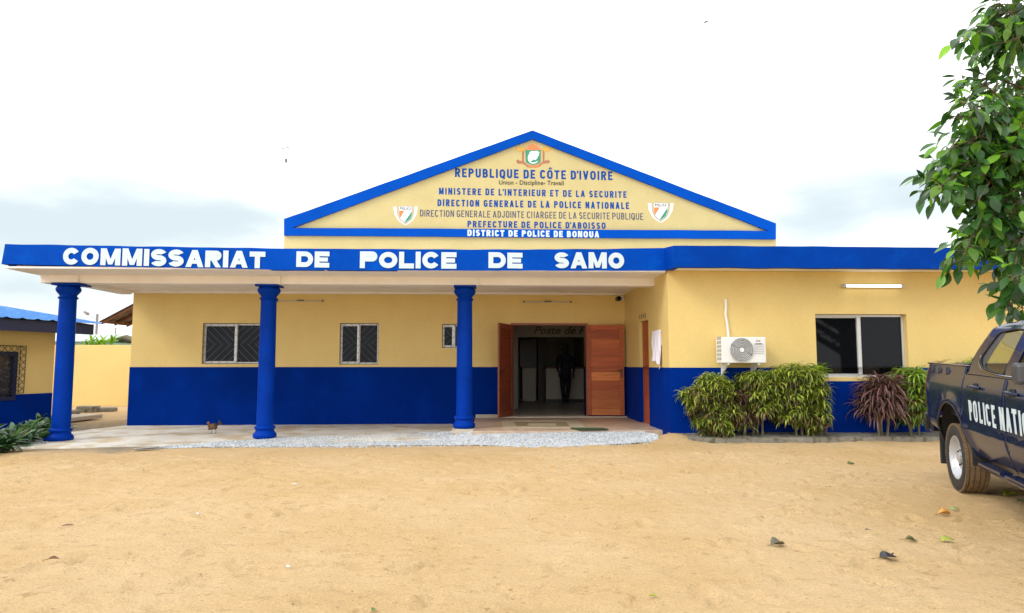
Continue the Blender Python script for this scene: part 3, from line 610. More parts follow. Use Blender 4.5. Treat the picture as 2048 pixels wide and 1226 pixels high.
def window(h, y, parent, grille=True, div=.5, fw=.045, dep=.085):
    x0, x1, z0, z1 = h; xm = x0 + (x1 - x0) * div; yf = y + dep
    f = MB(); f.box(x0 + .002, x0 + fw, yf, yf + .05, z0 + .002, z1 - .002); f.box(x1 - fw, x1 - .002, yf, yf + .05, z0 + .002, z1 - .002)
    f.box(x0 + fw, x1 - fw, yf, yf + .05, z0 + .002, z0 + fw); f.box(x0 + fw, x1 - fw, yf, yf + .05, z1 - fw, z1 - .002); f.box(xm - .035, xm + .035, yf - .006, yf + .044, z0 + fw, z1 - fw)
    f.box(x0 + fw, xm - .035, yf + .02, yf + .04, z1 - fw - .02, z1 - fw); f.box(x0 + fw, xm - .035, yf + .02, yf + .04, z0 + fw, z0 + fw + .02)
    o = obj('window', f, m_alu, parent, bevel=.003)
    for a, b_, yo in ((x0 + fw, xm - .03, .028), (xm + .03, x1 - fw, .018)): obj('window_pane', MB().box(a - .01, b_ + .01, yf + yo, yf + yo + .006, z0 + fw - .01, z1 - fw + .01), m_glassv if grille else m_glass, o)
    if grille: obj('window_grille', bars(x0 + .012, x1 - .012, z0 + .012, z1 - .012, y + .02, .16 if x1 - x0 < 1.2 else .17, .0042), m_grille, o, smooth=60)
    # dark closed room behind the glass
    return o
for i, hh in enumerate(win): window(hh, YB, st, div=.47 if i < 2 else .42)
window((W0, W1, wz0 + .002, wz1), YW, st, grille=False, dep=.09)
# the double door
fr_ = MB(); fr_.box(DX0 - .05, DX0 + .0, YB - .03, YB + .14, DZ0, DZ1 + .05); fr_.box(DX1, DX1 + .05, YB - .03, YB + .14, DZ0, DZ1 + .05); fr_.box(DX0, DX1, YB - .03, YB + .14, DZ1, DZ1 + .05)
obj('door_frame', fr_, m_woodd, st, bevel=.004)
obj('door_step', MB().box(DX0 - .3, DX1 + .95, YB - .16, YB + .2, .19, .225).box(XT + .02, DX0 - .305, YB - .1, YB - .006, .19, .27), m_step, st, bevel=.006)
def leaf_door(hx, hy, wdt, ang, s, mat, h0=.25, h1=DZ1 + .01):
    # hinged at (hx, hy); s = side the leaf extends to when closed; ang turns it outward
    mt = Matrix.Translation((hx, hy, 0)) @ Matrix.Rotation(ang, 4, 'Z'); mb = MB()
    def bx(a, b_, c0, d, y0=-.02, y1=.02): mb.box(min(s * a, s * b_), max(s * a, s * b_), y0, y1, c0, d, mt)
    bx(0, .1, h0, h1); bx(wdt - .1, wdt, h0, h1); bx(.1, wdt - .1, h1 - .12, h1); bx(.1, wdt - .1, h0, h0 + .14); bx(.1, wdt - .1, h0 + .98, h0 + 1.1)
    bx(.1, wdt - .1, h0 + .13, h1 - .11, -.006, .006)
    for a, b_ in ((h0 + .14, h0 + .98), (h0 + 1.1, h1 - .12)):
        k = 4 if a < 1 else 4
        for i in range(k): z0 = a + (b_ - a) * i / k; z1 = a + (b_ - a) * (i + 1) / k; bx(.1, wdt - .1, z0 + .007, z1 - .007, -.012, .012)
    o = obj('door', mb, mat, st, bevel=.004)
    hd = MB()
    for sy in (-1, 1): hd.tube([mt @ Vector((s * (wdt - .05), sy * .02, h0 + 1.0)), mt @ Vector((s * (wdt - .05), sy * .055, h0 + 1.0)), mt @ Vector((s * (wdt - .16), sy * .055, h0 + 1.0))], .009, 8); hd.box(s * (wdt - .05) - .018, s * (wdt - .05) + .018, sy * .02 - .002, sy * .02 + .002, h0 + .85, h0 + 1.05, mt)
    obj('door_handle', hd, m_dark, o, smooth=50)
    return o
LW = (DX1 - DX0) / 2
fe = onY(999, 740, YB - LW - .03); dxl = fe.x - DX0
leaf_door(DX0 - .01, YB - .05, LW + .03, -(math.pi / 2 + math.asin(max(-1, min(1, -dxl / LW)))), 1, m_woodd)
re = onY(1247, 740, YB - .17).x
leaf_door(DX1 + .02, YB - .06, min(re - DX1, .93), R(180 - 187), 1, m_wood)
# side door
sdz = sd[3]; mb = MB().box(XR + .06, XR + .1, dy1 + .01, dy0 - .01, .2, sdz - .01); o = obj('door', mb, m_wood, st); obj('door_handle', MB().tube([(XR + .06, dy1 + .1, 1.2), (XR + .02, dy1 + .1, 1.2), (XR + .02, dy1 + .22, 1.2)], .009, 6), m_dark, o)
mb = MB(); 
for k in range(4): mb.box(XR - .006, XR - .002, dy0 - .04 - .16 * k - .1, dy0 - .04 - .16 * k, sdz + .06, sdz + .065); mb.box(XR - .006, XR - .002, dy0 - .05 - .16 * k - .02, dy0 - .04 - .16 * k, sdz + .068, sdz + .15); mb.box(XR - .006, XR - .002, dy0 - .12 - .16 * k, dy0 - .07 - .16 * k, sdz + .105, sdz + .112)
obj('door_inscription', mb, m_ltnavy, st)
# reception room behind the double door
RX0, RX1 = DX0 - .12, XR - .05; RY = 18.2; fl = .222
ip0 = onY(1036, 740, RY).x; itop = onY(1100, 674, RY).z
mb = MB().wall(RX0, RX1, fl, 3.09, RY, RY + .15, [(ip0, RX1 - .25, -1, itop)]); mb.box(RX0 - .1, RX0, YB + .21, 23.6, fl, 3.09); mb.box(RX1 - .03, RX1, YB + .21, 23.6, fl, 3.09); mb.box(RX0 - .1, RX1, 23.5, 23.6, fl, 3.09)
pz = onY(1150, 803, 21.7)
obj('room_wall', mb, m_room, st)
p_ = [onY(1075, 674, RY - .01).x, onY(1190, 674, RY - .01).x]; z0_, z1_ = onY(1100, 668, RY).z, onY(1100, 653, RY).z
lettering('Poste de Police', (onY(1068, 660, RY - .003).x, RY - .003, z0_), (onY(1215, 660, RY - .003).x, RY - .003, z0_), (onY(1068, 660, RY - .003).x, RY - .003, z1_), (0, -1, 0), st, m_ltblack, offset=.012, shear=.3)
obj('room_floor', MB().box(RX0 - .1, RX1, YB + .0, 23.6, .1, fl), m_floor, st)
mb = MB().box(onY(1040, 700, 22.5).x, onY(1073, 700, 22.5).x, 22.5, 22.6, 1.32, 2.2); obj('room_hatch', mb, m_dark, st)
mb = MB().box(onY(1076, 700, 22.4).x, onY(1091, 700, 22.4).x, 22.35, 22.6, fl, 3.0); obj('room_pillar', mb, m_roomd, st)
# awning on the far left flank
a0 = onY(196, 644, 17.0); a1 = Vector((a0.x, 18.3, a0.z)); sl = .56; u0 = Vector((XL, 17.0, a0.z + (XL - a0.x) * sl)); mb = MB(); q = 26
for side in (0, 1):
    o_ = -.006 * side
    mb.add([v for i in range(q + 1) for v in ((a0.x, 17 + 1.3 * i / q, a0.z + o_ + .014 * (i % 2)), (XL, 17 + 1.3 * i / q, u0.z + o_ + .014 * (i % 2)))], [(2 * i, 2 * i + 1, 2 * i + 3, 2 * i + 2) for i in range(q)])
aw = obj('awning', mb, m_tin, st, fix=False); rf = MB()
for y in (17.06, 17.65, 18.24): rf.prism([(a0.x + .05, y, a0.z + .02), (XL, y, u0.z - .01), (XL, y, u0.z - .1), (a0.x + .05, y, a0.z - .05)], (0, .05, 0))
for t in (.08, .5, .92): x = a0.x + (XL - a0.x) * t; z = a0.z + (u0.z - a0.z) * t; rf.box(x - .02, x + .03, 17.05, 18.25, z - .09, z - .03)
obj('rafter', rf, m_rafter, aw)
# ------------------------------------------------------------------ things on and about the station
def placed(p): return Vector(p)
# counter in the room
pc = onY(1150, 803, 21.7); cz0 = fl; czt = 1.32
cn = thing('counter', 'pale reception counter in the dark room behind the double door', 'counter', (onY(1092, 770, 21.4).x, 21.4, fl))
c0x = onY(1092, 770, 21.4).x
obj('counter_front', MB().box(c0x, RX1 - .05, 21.4, 21.9, fl + .001, czt - .05), m_counter, cn, bevel=.01); obj('counter_top', MB().box(c0x - .04, RX1 - .05, 21.34, 21.95, czt - .049, czt), m_woodd, cn, bevel=.008)
obj('counter_skirting', MB().box(c0x + .01, RX1 - .06, 21.385, 21.4, fl + .002, fl + .1), m_dark, cn)
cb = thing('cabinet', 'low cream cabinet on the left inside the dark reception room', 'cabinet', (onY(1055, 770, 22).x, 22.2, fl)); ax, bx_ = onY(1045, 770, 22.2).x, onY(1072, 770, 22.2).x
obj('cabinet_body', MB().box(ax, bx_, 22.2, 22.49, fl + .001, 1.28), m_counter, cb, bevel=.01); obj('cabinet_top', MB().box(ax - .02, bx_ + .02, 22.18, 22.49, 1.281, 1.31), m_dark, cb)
# person standing before the counter
pb = onZ(1131, 807, fl); px_, py_ = pb.x, 20.6
pe = thing('person', 'person in dark clothes standing before the counter in the unlit doorway', 'person', (px_, py_, fl))
m_pskin = M('dark_skin', (.06, .03, .02), .5, .1, 8); m_shirt = M('navy_shirt', (.012, .016, .035), .8, .1, 8); m_trous = M('dark_trousers', (.014, .015, .02), .85, .1, 8)
def P(x, y, z, *r): return (px_ + x, py_ + y, fl + z, *r)
bodyp = [P(0, 0, .95, .16, .11), P(0, 0, 1.12, .14, .1), P(0, 0, 1.3, .17, .11), P(0, 0, 1.43, .14, .09), P(0, -.01, 1.52, .055), P(0, -.02, 1.6, .075, .085), P(0, -.02, 1.69, .08, .095), P(0, -.01, 1.76, .045),
    P(-.09, 0, .86, .09), P(-.1, -.01, .5, .06), P(-.06, .01, .09, .042), P(-.08, -.13, .035, .035), P(.09, 0, .86, .09), P(.08, -.02, .5, .06), P(.03, -.01, .09, .042), P(.05, -.15, .035, .035),
    P(-.2, 0, 1.4, .055), P(-.27, .03, 1.13, .042), P(-.22, -.12, .93, .032), P(.2, 0, 1.4, .055), P(.27, .03, 1.13, .042), P(.22, -.12, .93, .032)]
skin('body', bodyp, [(0, 1), (1, 2), (2, 3), (3, 4), (4, 5), (5, 6), (6, 7), (0, 8), (8, 9), (9, 10), (10, 11), (0, 12), (12, 13), (13, 14), (14, 15), (3, 16), (16, 17), (17, 18), (3, 19), (19, 20), (20, 21)], m_shirt, pe)
hd = MB().lathe([(.02, .02), (.07, .06), (.092, .12), (.09, .17), (.06, .215), (.01, .235)], (px_, py_ - .02, fl + 1.53), 20); hd.v = [(x, py_ - .02 + (y - py_ + .02) * 1.12, z) for x, y, z in hd.v]
hd.lathe([(.01, -.02), (.016, 0), (.008, .03)], (px_, py_ - .125, fl + 1.64), 8)
for s in (-1, 1): hd.lathe([(.004, -.028), (.02, -.01), (.02, .012), (.006, .03)], (px_ + s * .093, py_ - .01, fl + 1.64), 8)
obj('head', hd, m_pskin, pe, smooth=180)
obj('hair', MB().lathe([(.093, .0), (.097, .04), (.085, .085), (.05, .11), (.01, .118)], (px_, py_ - .005, fl + 1.665), 20), m_dark, pe, smooth=180)
for s in (-1, 1):
    hp = [(px_ + s * .22, py_ - .12, fl + .93, .026, .016), (px_ + s * .215, py_ - .17, fl + .875, .03, .016)]; ed = [(0, 1)]
    for k in range(4): i = len(hp); dx = s * (.024 - .016 * k); hp += [(px_ + s * .215 + dx, py_ - .185, fl + .84, .0085), (px_ + s * .213 + dx, py_ - .185, fl + .8 + .006 * abs(k - 1.3), .0075), (px_ + s * .213 + dx * .9, py_ - .17, fl + .772 + .008 * abs(k - 1.3), .006)]; ed += [(1, i), (i, i + 1), (i + 1, i + 2)]
    i = len(hp); hp += [(px_ + s * .185, py_ - .18, fl + .885, .009), (px_ + s * .178, py_ - .19, fl + .85, .008)]; ed += [(0, i), (i, i + 1)]
    skin('hand', hp, ed, m_pskin, pe, lv=1)
tp = [P(0, 0, .98, .168, .118), P(0, 0, .9, .165, .118), P(-.09, 0, .82, .1), P(-.1, -.01, .5, .07), P(-.06, .01, .12, .058), P(.09, 0, .82, .1), P(.08, -.02, .5, .07), P(.03, -.01, .12, .058)]
skin('trousers', tp, [(0, 1), (1, 2), (2, 3), (3, 4), (1, 5), (5, 6), (6, 7)], m_trous, pe)
# wall unit air conditioner on the wing
a0, a1 = onY(1443, 672, YW - .36), onY(1533, 729, YW - .36); AX0, AX1, AZ0, AZ1 = a0.x, a1.x, onY(1490, 726, YW - .36).z, onY(1490, 674, YW - .36).z; AY = YW - .36
ac = thing('air_conditioner', 'white outdoor air conditioner unit with round grey fan grille on the wing wall', 'air conditioner', ((AX0 + AX1) / 2, YW - .2, AZ0))
obj('casing', MB().box(AX0, AX1, AY, YW - .07, AZ0, AZ1), m_plast, ac, bevel=.012)
fx = onY(1483, 699, AY).x; fz = (AZ0 + AZ1) / 2; fr = (AZ1 - AZ0) * .45
obj('fan_recess_shade', MB().lathe([(fr, -.004), (fr, -.001), (.01, -.001)], (fx, AY, fz), 40, 'y'), m_recess, ac, smooth=40)  # flat disc, its dark colour carries the shade inside the fan opening
gm_ = MB()
for k in range(6):
    r = fr * (.22 + .78 * (k + 1) / 6); gm_.tube([(fx + r * math.cos(t * math.pi / 24), AY - .014 - .012 * (1 - (r / fr) ** 2), fz + r * math.sin(t * math.pi / 24)) for t in range(49)], .0085, 5, cap=False)
for t in range(12): a = t * math.pi / 6 + .2; gm_.tube([(fx + fr * .15 * math.cos(a), AY - .02, fz + fr * .15 * math.sin(a)), (fx + fr * math.cos(a + .5), AY - .01, fz + fr * math.sin(a + .5))], .004, 5)
obj('fan_grille', gm_, M('silver_grille_plastic', (.5, .52, .54), .4, .05, 5), ac, smooth=60)
obj('fan_hub', MB().lathe([(fr * .2, -.03), (fr * .21, -.02), (fr * .21, -.005)], (fx, AY, fz), 24, 'y'), m_plast, ac, smooth=40)
pn = MB(); qx0, qx1 = onY(1507, 700, AY).x, onY(1528, 700, AY).x
for k in range(6): z = AZ0 + (AZ1 - AZ0) * (.36 + .07 * k); pn.box(qx0 + .01, qx1, AY - .006, AY - .0025, z, z + .006)
obj('side_panel', pn, m_gplast, ac)
obj('maker_plate', MB().box(qx0 + .05, qx0 + .08, AY - .004, AY - .002, AZ1 - .075, AZ1 - .06).box(qx0 + .09, qx0 + .12, AY - .004, AY - .002, AZ1 - .075, AZ1 - .06).box(qx0 + .03, qx0 + .15, AY - .004, AY - .002, AZ1 - .122, AZ1 - .11), m_dark, ac)
sv = MB()
for i in range(6):
    for j in range(2): sv.box(AX0 - .003, AX0 + .001, AY + .03 + .11 * j, AY + .12 + .11 * j, AZ0 + .05 + i * .07, AZ0 + .1 + i * .07)
obj('side_vent', sv, m_gplast, ac)
for x in (AX0 + .12, AX1 - .12):
    br = MB(); br.box(x - .02, x + .02, AY + .02, YW - .001, AZ0 - .03, AZ0 - .001); br.prism([(x - .012, AY + .06, AZ0 - .031), (x - .012, YW - .001, AZ0 - .031), (x - .012, YW - .001, AZ0 - .2), (x - .012, YW - .03, AZ0 - .2)], (.024, 0, 0)); br.box(x - .02, x + .02, YW - .02, YW - .0015, AZ0 - .26, AZ0 - .032)
    obj('bracket', br, m_plast, ac)
pt = [onY(a, b_, YW - .03) for a, b_ in ((1451, 598), (1452, 612), (1451, 628), (1454, 645), (1457, 672), (1458, 690))]; obj('pipe', MB().tube(pt, .021, 10), m_plast, ac, smooth=60)
# strip lamps
lt0, lt1 = onY(1686, 571.5, YW - .07), onY(1807, 571.5, YW - .07)
tl = thing('wall_lamp', 'lit fluorescent tube lamp on the wing wall above the large window', 'lamp', ((lt0.x + lt1.x) / 2, YW, lt0.z))
obj('lamp_housing', MB().box(lt0.x, lt1.x, YW - .045, YW - .001, lt0.z - .03, lt0.z + .03).box(lt0.x, lt0.x + .05, YW - .1, YW - .044, lt0.z - .032, lt0.z + .032).box(lt1.x - .05, lt1.x, YW - .1, YW - .044, lt0.z - .032, lt0.z + .032), m_lampb, tl, bevel=.008)
obj('lamp_tube', MB().tube([(lt0.x + .05, YW - .07, lt0.z), (lt1.x - .05, YW - .07, lt0.z)], .022, 12), m_tube, tl, smooth=60)
for (x0, x1, y, lab) in ((554, 646, 601.5, 'thin unlit strip lamp on the veranda wall left of centre, between two pillars'), (1047, 1142, 603.5, 'thin unlit strip lamp on the wall above the double door')):
    a, b_ = onY(x0, y, YB - .03), onY(x1, y, YB - .03); t = thing('strip_lamp', lab, 'lamp', ((a.x + b_.x) / 2, YB, a.z), 0, 'unlit strip lamps on the veranda wall')
    obj('lamp_batten', MB().box(a.x, b_.x, YB - .03, YB - .001, a.z - .012, a.z + .012), m_lampb, t, bevel=.004); xm = (a.x + b_.x) / 2
    obj('lamp_switch', MB().box(xm - .07, xm + .09, YB - .045, YB - .0305, a.z + .0, a.z + .022), m_dark, t); obj('lamp_clip', MB().box(a.x - .01, a.x + .02, YB - .05, YB - .0305, a.z - .02, a.z + .02), m_dark, t); obj('lamp_clip', MB().box(b_.x - .02, b_.x + .01, YB - .05, YB - .0305, a.z - .02, a.z + .02), m_dark, t)
# small camera under the canopy by the inner corner
c_ = onY(1236, 598, YB - .3); sc_ = thing('security_camera', 'small dark security camera under the canopy at the inner corner', 'camera', c_)
obj('camera_body', MB().lathe([(.02, -.14), (.055, -.135), (.06, -.1), (.055, .06), (.03, .08)], c_, 18, 'y'), m_dark, sc_, smooth=40)
obj('camera_bracket', MB().tube([c_ + Vector((.03, .05, .01)), c_ + Vector((.12, .2, .03)), (c_.x + .15, YB - .001, c_.z + .05)], .02, 8).box(c_.x + .1, c_.x + .2, YB - .02, YB - .0012, c_.z, c_.z + .1), m_plast, sc_, smooth=40)
obj('camera_lens', MB().lathe([(.001, -.145), (.035, -.143), (.038, -.138)], c_, 16, 'y'), m_glass, sc_)
# white cloth covering the plaque on the return wall
cy0, cy1 = onX(1308, 690, XR).y, onX(1324, 690, XR).y; czt_, czb = onX(1315, 661, XR).z, onX(1315, 722, XR).z
mb = MB(); nu, nv = 14, 26; vs = []
for j in range(nv + 1):
    for i in range(nu + 1):
        u, v = i / nu, j / nv; y = cy0 + (cy1 - cy0) * u + .04 * v * math.sin(v * 5); z = czt_ + (czb - czt_) * v - (.16 * max(0, u - .55) / .45 if v > .7 else 0) * (v - .7) / .3
        vs.append((XR - .03 - .025 * v * (1 + math.sin(u * 14 + v * 6)) - .01 * math.sin(u * 30), y, z))
mb.add(vs, [(j * (nu + 1) + i, j * (nu + 1) + i + 1, (j + 1) * (nu + 1) + i + 1, (j + 1) * (nu + 1) + i) for j in range(nv) for i in range(nu)])
mb.box(XR - .027, XR - .005, cy1 + .02, cy0 - .02, (czt_ + czb) / 2, czt_ + .0)
tag(obj('cloth', mb, m_cloth, smooth=60, fix=False), 'white cloth hung over a plaque beside the narrow side door', 'cloth')
# door mat
q = [onZ(a, b_, .21) for a, b_ in ((1141, 857), (1205, 857), (1212, 859.3), (1145, 861.5))]
mb = MB().prism([(q[0].x, 12.75, .205), (q[1].x, 12.72, .205), (q[1].x + .06, 12.4, .212), (q[0].x + .1, 12.37, .212)], (0, 0, .02)); tag(obj('door_mat', mb, m_mat, bevel=.006), 'green door mat lying on the tiled floor by the gravel', 'mat')
# small blue post by the first pillar
p = onZ(90, 886, -.02); t = MB().prism([(p.x - .05, p.y, -.05), (p.x + .04, p.y, -.05), (p.x + .06, p.y, .1), (p.x - .04, p.y, .06)], (0, .1, 0)).tube([(p.x + .02, p.y + .05, .07), (p.x + .12, p.y + .1, .14), (p.x + .2, p.y + .12, .15)], .018, 6)
tag(obj('pipe_stub', t, m_colb, bevel=.005), 'short blue painted stub on the ground left of the first pillar', 'pipe')
# hen
cp_ = onZ(425, 867, .045); hen = thing('hen', 'small brown hen with dark tail walking on the concrete before the blue wall', 'hen', cp_)
m_hen = M('brown_feathers', (.17, .085, .035), .8, .4, 22, .5, 90, second=(.07, .035, .02), s2=(.45, .6)); m_henl = M('grey_legs', (.12, .11, .09), .6, .1, 8); m_hent = M('black_feathers', (.015, .017, .016), .6, .2, 20)
c = cp_; HS = .86
def H(x, y, z, *r): return (c.x + x * HS, c.y + y * HS, c.z + z * HS, *[k * HS for k in r])
skin('body', [H(.0, 0, .15, .062, .07), H(-.06, 0, .15, .05, .06), H(-.09, 0, .185, .03, .034), H(-.095, 0, .225, .022), H(.06, 0, .165, .05, .058), H(.1, 0, .195, .026, .035)], [(0, 1), (1, 2), (2, 3), (0, 4), (4, 5)], m_hen, hen, lv=2)
hh_ = MB().lathe([(.004, -.026), (.02, -.018), (.024, 0), (.018, .018), (.004, .026)], H(-.1, 0, .24)[:3], 14); hh_.tube([H(-.118, 0, .24)[:3], H(-.145, 0, .232)[:3]], [.008, .001], 6); obj('head', hh_, M('pinkish_head', (.25, .1, .07), .7, .2, 20), hen, smooth=180)
tl_ = MB()
for k in range(7): a = .35 + k * .16; tl_.prism([H(.09, -.02 + .006 * k, .17)[:3], H(.09, -.02 + .006 * k, .2)[:3], H(.1 + .1 * math.cos(a), -.025 + .008 * k, .19 + .12 * math.sin(a))[:3], H(.13 + .1 * math.cos(a), -.025 + .008 * k, .17 + .1 * math.sin(a))[:3]], (0, .004, 0))
obj('tail', tl_, m_hent, hen)
for s, dx in ((-1, -.015), (1, .06)):
    lg = MB().tube([H(dx * .6, s * .025, .11)[:3], H(dx + .01, s * .025, .06)[:3], H(dx, s * .025, .006)[:3]], [.011 * HS, .006 * HS, .005 * HS], 6)
    for a in (-.5, 0, .5, math.pi): lg.tube([H(dx, s * .025, .006)[:3], H(dx - .035 * math.cos(a), s * .025 + .035 * math.sin(a), .004)[:3]], [.005 * HS, .003 * HS], 5)
    obj('leg', lg, m_henl, hen, smooth=60)

# ------------------------------------------------------------------ annex on the left
C0 = onD(107, 740, 16.4); aa = R(17.6); ad_ = Vector((-math.sin(aa), -math.cos(aa), 0)); rz = math.atan2(ad_.y, ad_.x)
an = thing('annex_building', 'low yellow and blue annex with blue sheet roof at the left edge', 'building', (C0.x, C0.y, 0), rz)
LA = 10.5; wt = 2.2; wb = .72
def ax_of(px, py):      # along-wall distance and height of a photo point on the annex wall plane
    r = ray(px, py); nrm = Vector((-ad_.y, ad_.x, 0)); t = (Vector((C0.x, C0.y, EYE)) - E0).dot(nrm) / r.dot(nrm); p = E0 + r * t; return (p - Vector((C0.x, C0.y, 0))).dot(ad_), p.z
w0, z1a = ax_of(36, 704); w1 = w0 + 1.35; z0a = ax_of(20, 801)[1]; z1a = ax_of(20, 703)[1]
ahole = (w0, w1, z0a, z1a)
def aw_(u, d, z): return (u, -d, z)
obj('wall', MB().wall(0, LA, wb, wt + .1, 0, .2, [ahole], fn=aw_).box(0, .2, -6, -.2, wb, wt + .1).box(LA - .2, LA, -6, -.2, wb, wt + .1).box(0, LA, -6.2, -6, 0, wt + .1), m_yel, an, world=False)
obj('blue_base', MB().wall(-.004, LA, -.2, wb, -.004, .2, [ahole], fn=aw_).box(-.004, .2, -6, -.2, -.2, wb).box(LA - .2, LA + .004, -6, -.2, -.2, wb), m_blue, an, world=False)
f = MB(); 
for a, b_, c1, d in ((w0, w0 + .1, z0a, z1a), (w1 - .1, w1, z0a, z1a), (w0 + .1, w1 - .1, z0a, z0a + .08), (w0 + .1, w1 - .1, z1a - .1, z1a)): f.box(a, b_, -.1, .02, c1, d)
wo = obj('window', f, m_navy, an, world=False, bevel=.004)
obj('window_pane', MB().box(w0 + .1, w1 - .1, -.08, -.07, z0a + .08, z1a - .1), M('smoky_glass', (.05, .045, .045), .2, .5, 9, second=(.12, .1, .09), s2=(.5, .6)), wo, world=False)
g0 = ax_of(49, 700)[0]; gz0, gz1 = ax_of(40, 786)[1], ax_of(40, 692)[1]
gl = MB(); fnw = lambda x, z: (x, .05, z)
for k in range(-12, 24):
    for s in (1, -1):
        for (ra) in ((g0, g0 + .13, gz0, gz1), (g0 + .13, g0 + 1.6, gz1 - .12, gz1), (g0 + .13, g0 + 1.6, gz0, gz1 - .12)):
            stp = .15; q_ = clip((g0, gz0 + k * stp - (1.6 if s > 0 else 0)), (g0 + 1.6, gz0 + k * stp + (0 if s > 0 else -1.6)), ra)
            if q_: gl.tube([fnw(*q_[0]), fnw(*q_[1])], .006, 5)
for a, b_ in (((g0, gz0), (g0, gz1)), ((g0, gz1), (g0 + 1.6, gz1)), ((g0, gz0), (g0 + 1.6, gz0)), ((g0 + 1.6, gz0), (g0 + 1.6, gz1)), ((g0 + .13, gz0), (g0 + .13, gz1))): gl.tube([fnw(*a), fnw(*b_)], .008, 5)
obj('window_grille', gl, m_iron, wo, world=False)
ev = .55; x0r = -.55; zr = 2.41; sl = .15
rb = MB(); nr = 130; vs = []; xr = [x0r - .25 + (LA + 1.2) * i / nr for i in range(nr + 1)]
for i, x in enumerate(xr):
    k = .028 if i % 4 in (0, ) else 0
    for (y, z) in ((ev + .08, zr - .02), (-3.1, zr + (ev + 3.1) * sl)): vs.append((x, y, z + k))
rb.add(vs, [(2 * i, 2 * i + 2, 2 * i + 3, 2 * i + 1) for i in range(nr)]); vs = [(x, -6.8 if b_ else -3.1, (zr + (ev + 3.1) * sl) - (1.1 if b_ else 0)) for x in xr for b_ in (0, 1)]
rb.add(vs, [(2 * i, 2 * i + 2, 2 * i + 3, 2 * i + 1) for i in range(nr)])
obj('roof', rb, m_roofb, an, world=False, fix=False)
fa = MB().box(x0r, LA + .5, ev - .03, ev, zr - .29, zr - .035).box(x0r, x0r + .03, -3, ev - .031, zr - .23, zr - .04).box(x0r + .031, LA + .4, .2, ev - .031, zr - .24, zr - .22)
fa.prism([(x0r, ev - .031, zr - .04), (x0r, -3, zr - .04), (x0r, -3, zr + (ev + 3) * sl - .05)], (.03, 0, 0))
obj('fascia', fa, m_navy, an, world=False)
# boundary wall and what stands beyond it
b0, b1 = onD(60, 690, 24), onD(520, 690, 24); zt = onD(200, 690, 24).z
bwv = MB(); q = 40; va = []
for i in range(q + 1):
    p = b0.lerp(b1, i / q); va.append(p)
tag(obj('boundary_wall', MB().prism([(b0.x - 4, b0.y, -.2), (b1.x, b1.y, -.2), (b1.x, b1.y, zt), (b0.x - 4, b0.y, zt)], (0, .2, 0)), m_wall2, bevel=.01), 'plain yellow yard wall seen past the first pillar', 'wall')
def pole(px, ytop, d, r, lab, lamp=False):
    p = onD(px, 690, d); zt_ = onD(px, ytop, d).z; o = thing('utility_pole', lab, 'utility pole', (p.x, p.y, 0))
    obj('pole', MB().tube([(p.x, p.y, -.3), (p.x, p.y, zt_)], [r * 1.15, r * .9], 8), m_polec, o, smooth=60)
    if lamp:
        a = onD(186, 635, d); b_ = onD(178, 629, d); c1 = onD(168, 623.5, d)
        la = obj('lamp_arm', MB().tube([(p.x, p.y, a.z - .1), a, b_], .045, 6), m_metalg, o); obj('lamp_head', MB().tube([b_, b_.lerp(c1, .3), c1], [.1, .17, .09], 8), m_polec, la, smooth=60)
        obj('cross_arm', MB().tube([onD(191, 638, d), onD(198, 634, d), onD(207, 636, d)], .05, 5).tube([onD(197, 634, d), onD(197, 640, d)], .06, 5), m_metalg, o)
    else: obj('cross_arm', MB().tube([onD(px - 3, ytop + 2, d), onD(px + 3, ytop + 2, d)], .05, 5), m_metalg, o)
    return o
pole(191.5, 628, 70, .125, 'grey concrete utility pole carrying a street lamp, beyond the yellow yard wall', True); pole(230, 655, 105, .1, 'thinner farther utility pole beyond the yellow yard wall')
cb_ = MB()
for (a, b_, c1) in (((60, 642), (125, 644), (191, 636)), ((60, 630), (125, 638), (191, 633))): cb_.tube([onD(*a, 75), onD(*b_, 72), onD(*c1, 70)], .018, 4)
for (a, b_, c1) in (((195, 637), (211, 649), (230, 656)), ((230, 656), (250, 664), (275, 668)), ((197, 636), (215, 641), (240, 650))): cb_.tube([onD(*a, 70), onD(*b_, 88), onD(*c1, 105)], .022, 4)
tag(obj('overhead_wires', cb_, m_gplast, fix=False), 'thin overhead wires strung between the utility poles', 'wire')
def house(px0, px1, ytop, yeave, d, mw, mr_, lab, flat_=False):
    a, b_ = onD(px0, yeave, d), onD(px1, yeave, d); zt_ = onD(px0, ytop, d).z; o = thing('house', lab, 'house', ((a.x + b_.x) / 2, a.y, 0)); D = 8
    obj('wall', MB().box(a.x, b_.x, a.y, a.y + D, -.2, a.z), mw, o)
    if flat_: obj('roof', MB().box(a.x - .9, b_.x + .9, a.y - 1, a.y + D + 1, a.z + .01, zt_), mr_, o)
    else: obj('roof', MB().prism([(a.x - .8, a.y - .6, a.z - .02), (b_.x + .8, a.y - .6, a.z - .02), (b_.x + .8, a.y + D / 2, zt_ + .1), (a.x - .8, a.y + D / 2, zt_ + .1)], (0, 0, .06)).prism([(a.x - .8, a.y + D + .6, a.z - .02), (b_.x + .8, a.y + D + .6, a.z - .02), (b_.x + .8, a.y + D / 2 + .01, zt_ + .1), (a.x - .8, a.y + D / 2 + .01, zt_ + .1)], (0, 0, .06)), mr_, o)
    obj('window', MB().box(a.x + .5, a.x + 1.5, a.y - .05, a.y - .01, a.z - 1.6, a.z - .5), m_dark, o)
house(110, 188, 668, 683, 62, m_teal, m_pale, 'teal house with pale sheet roof beyond the yellow yard wall'); house(256, 300, 672, 676, 80, m_pink, m_pink, 'pink flat roofed house peeping past the corner of the station', True)
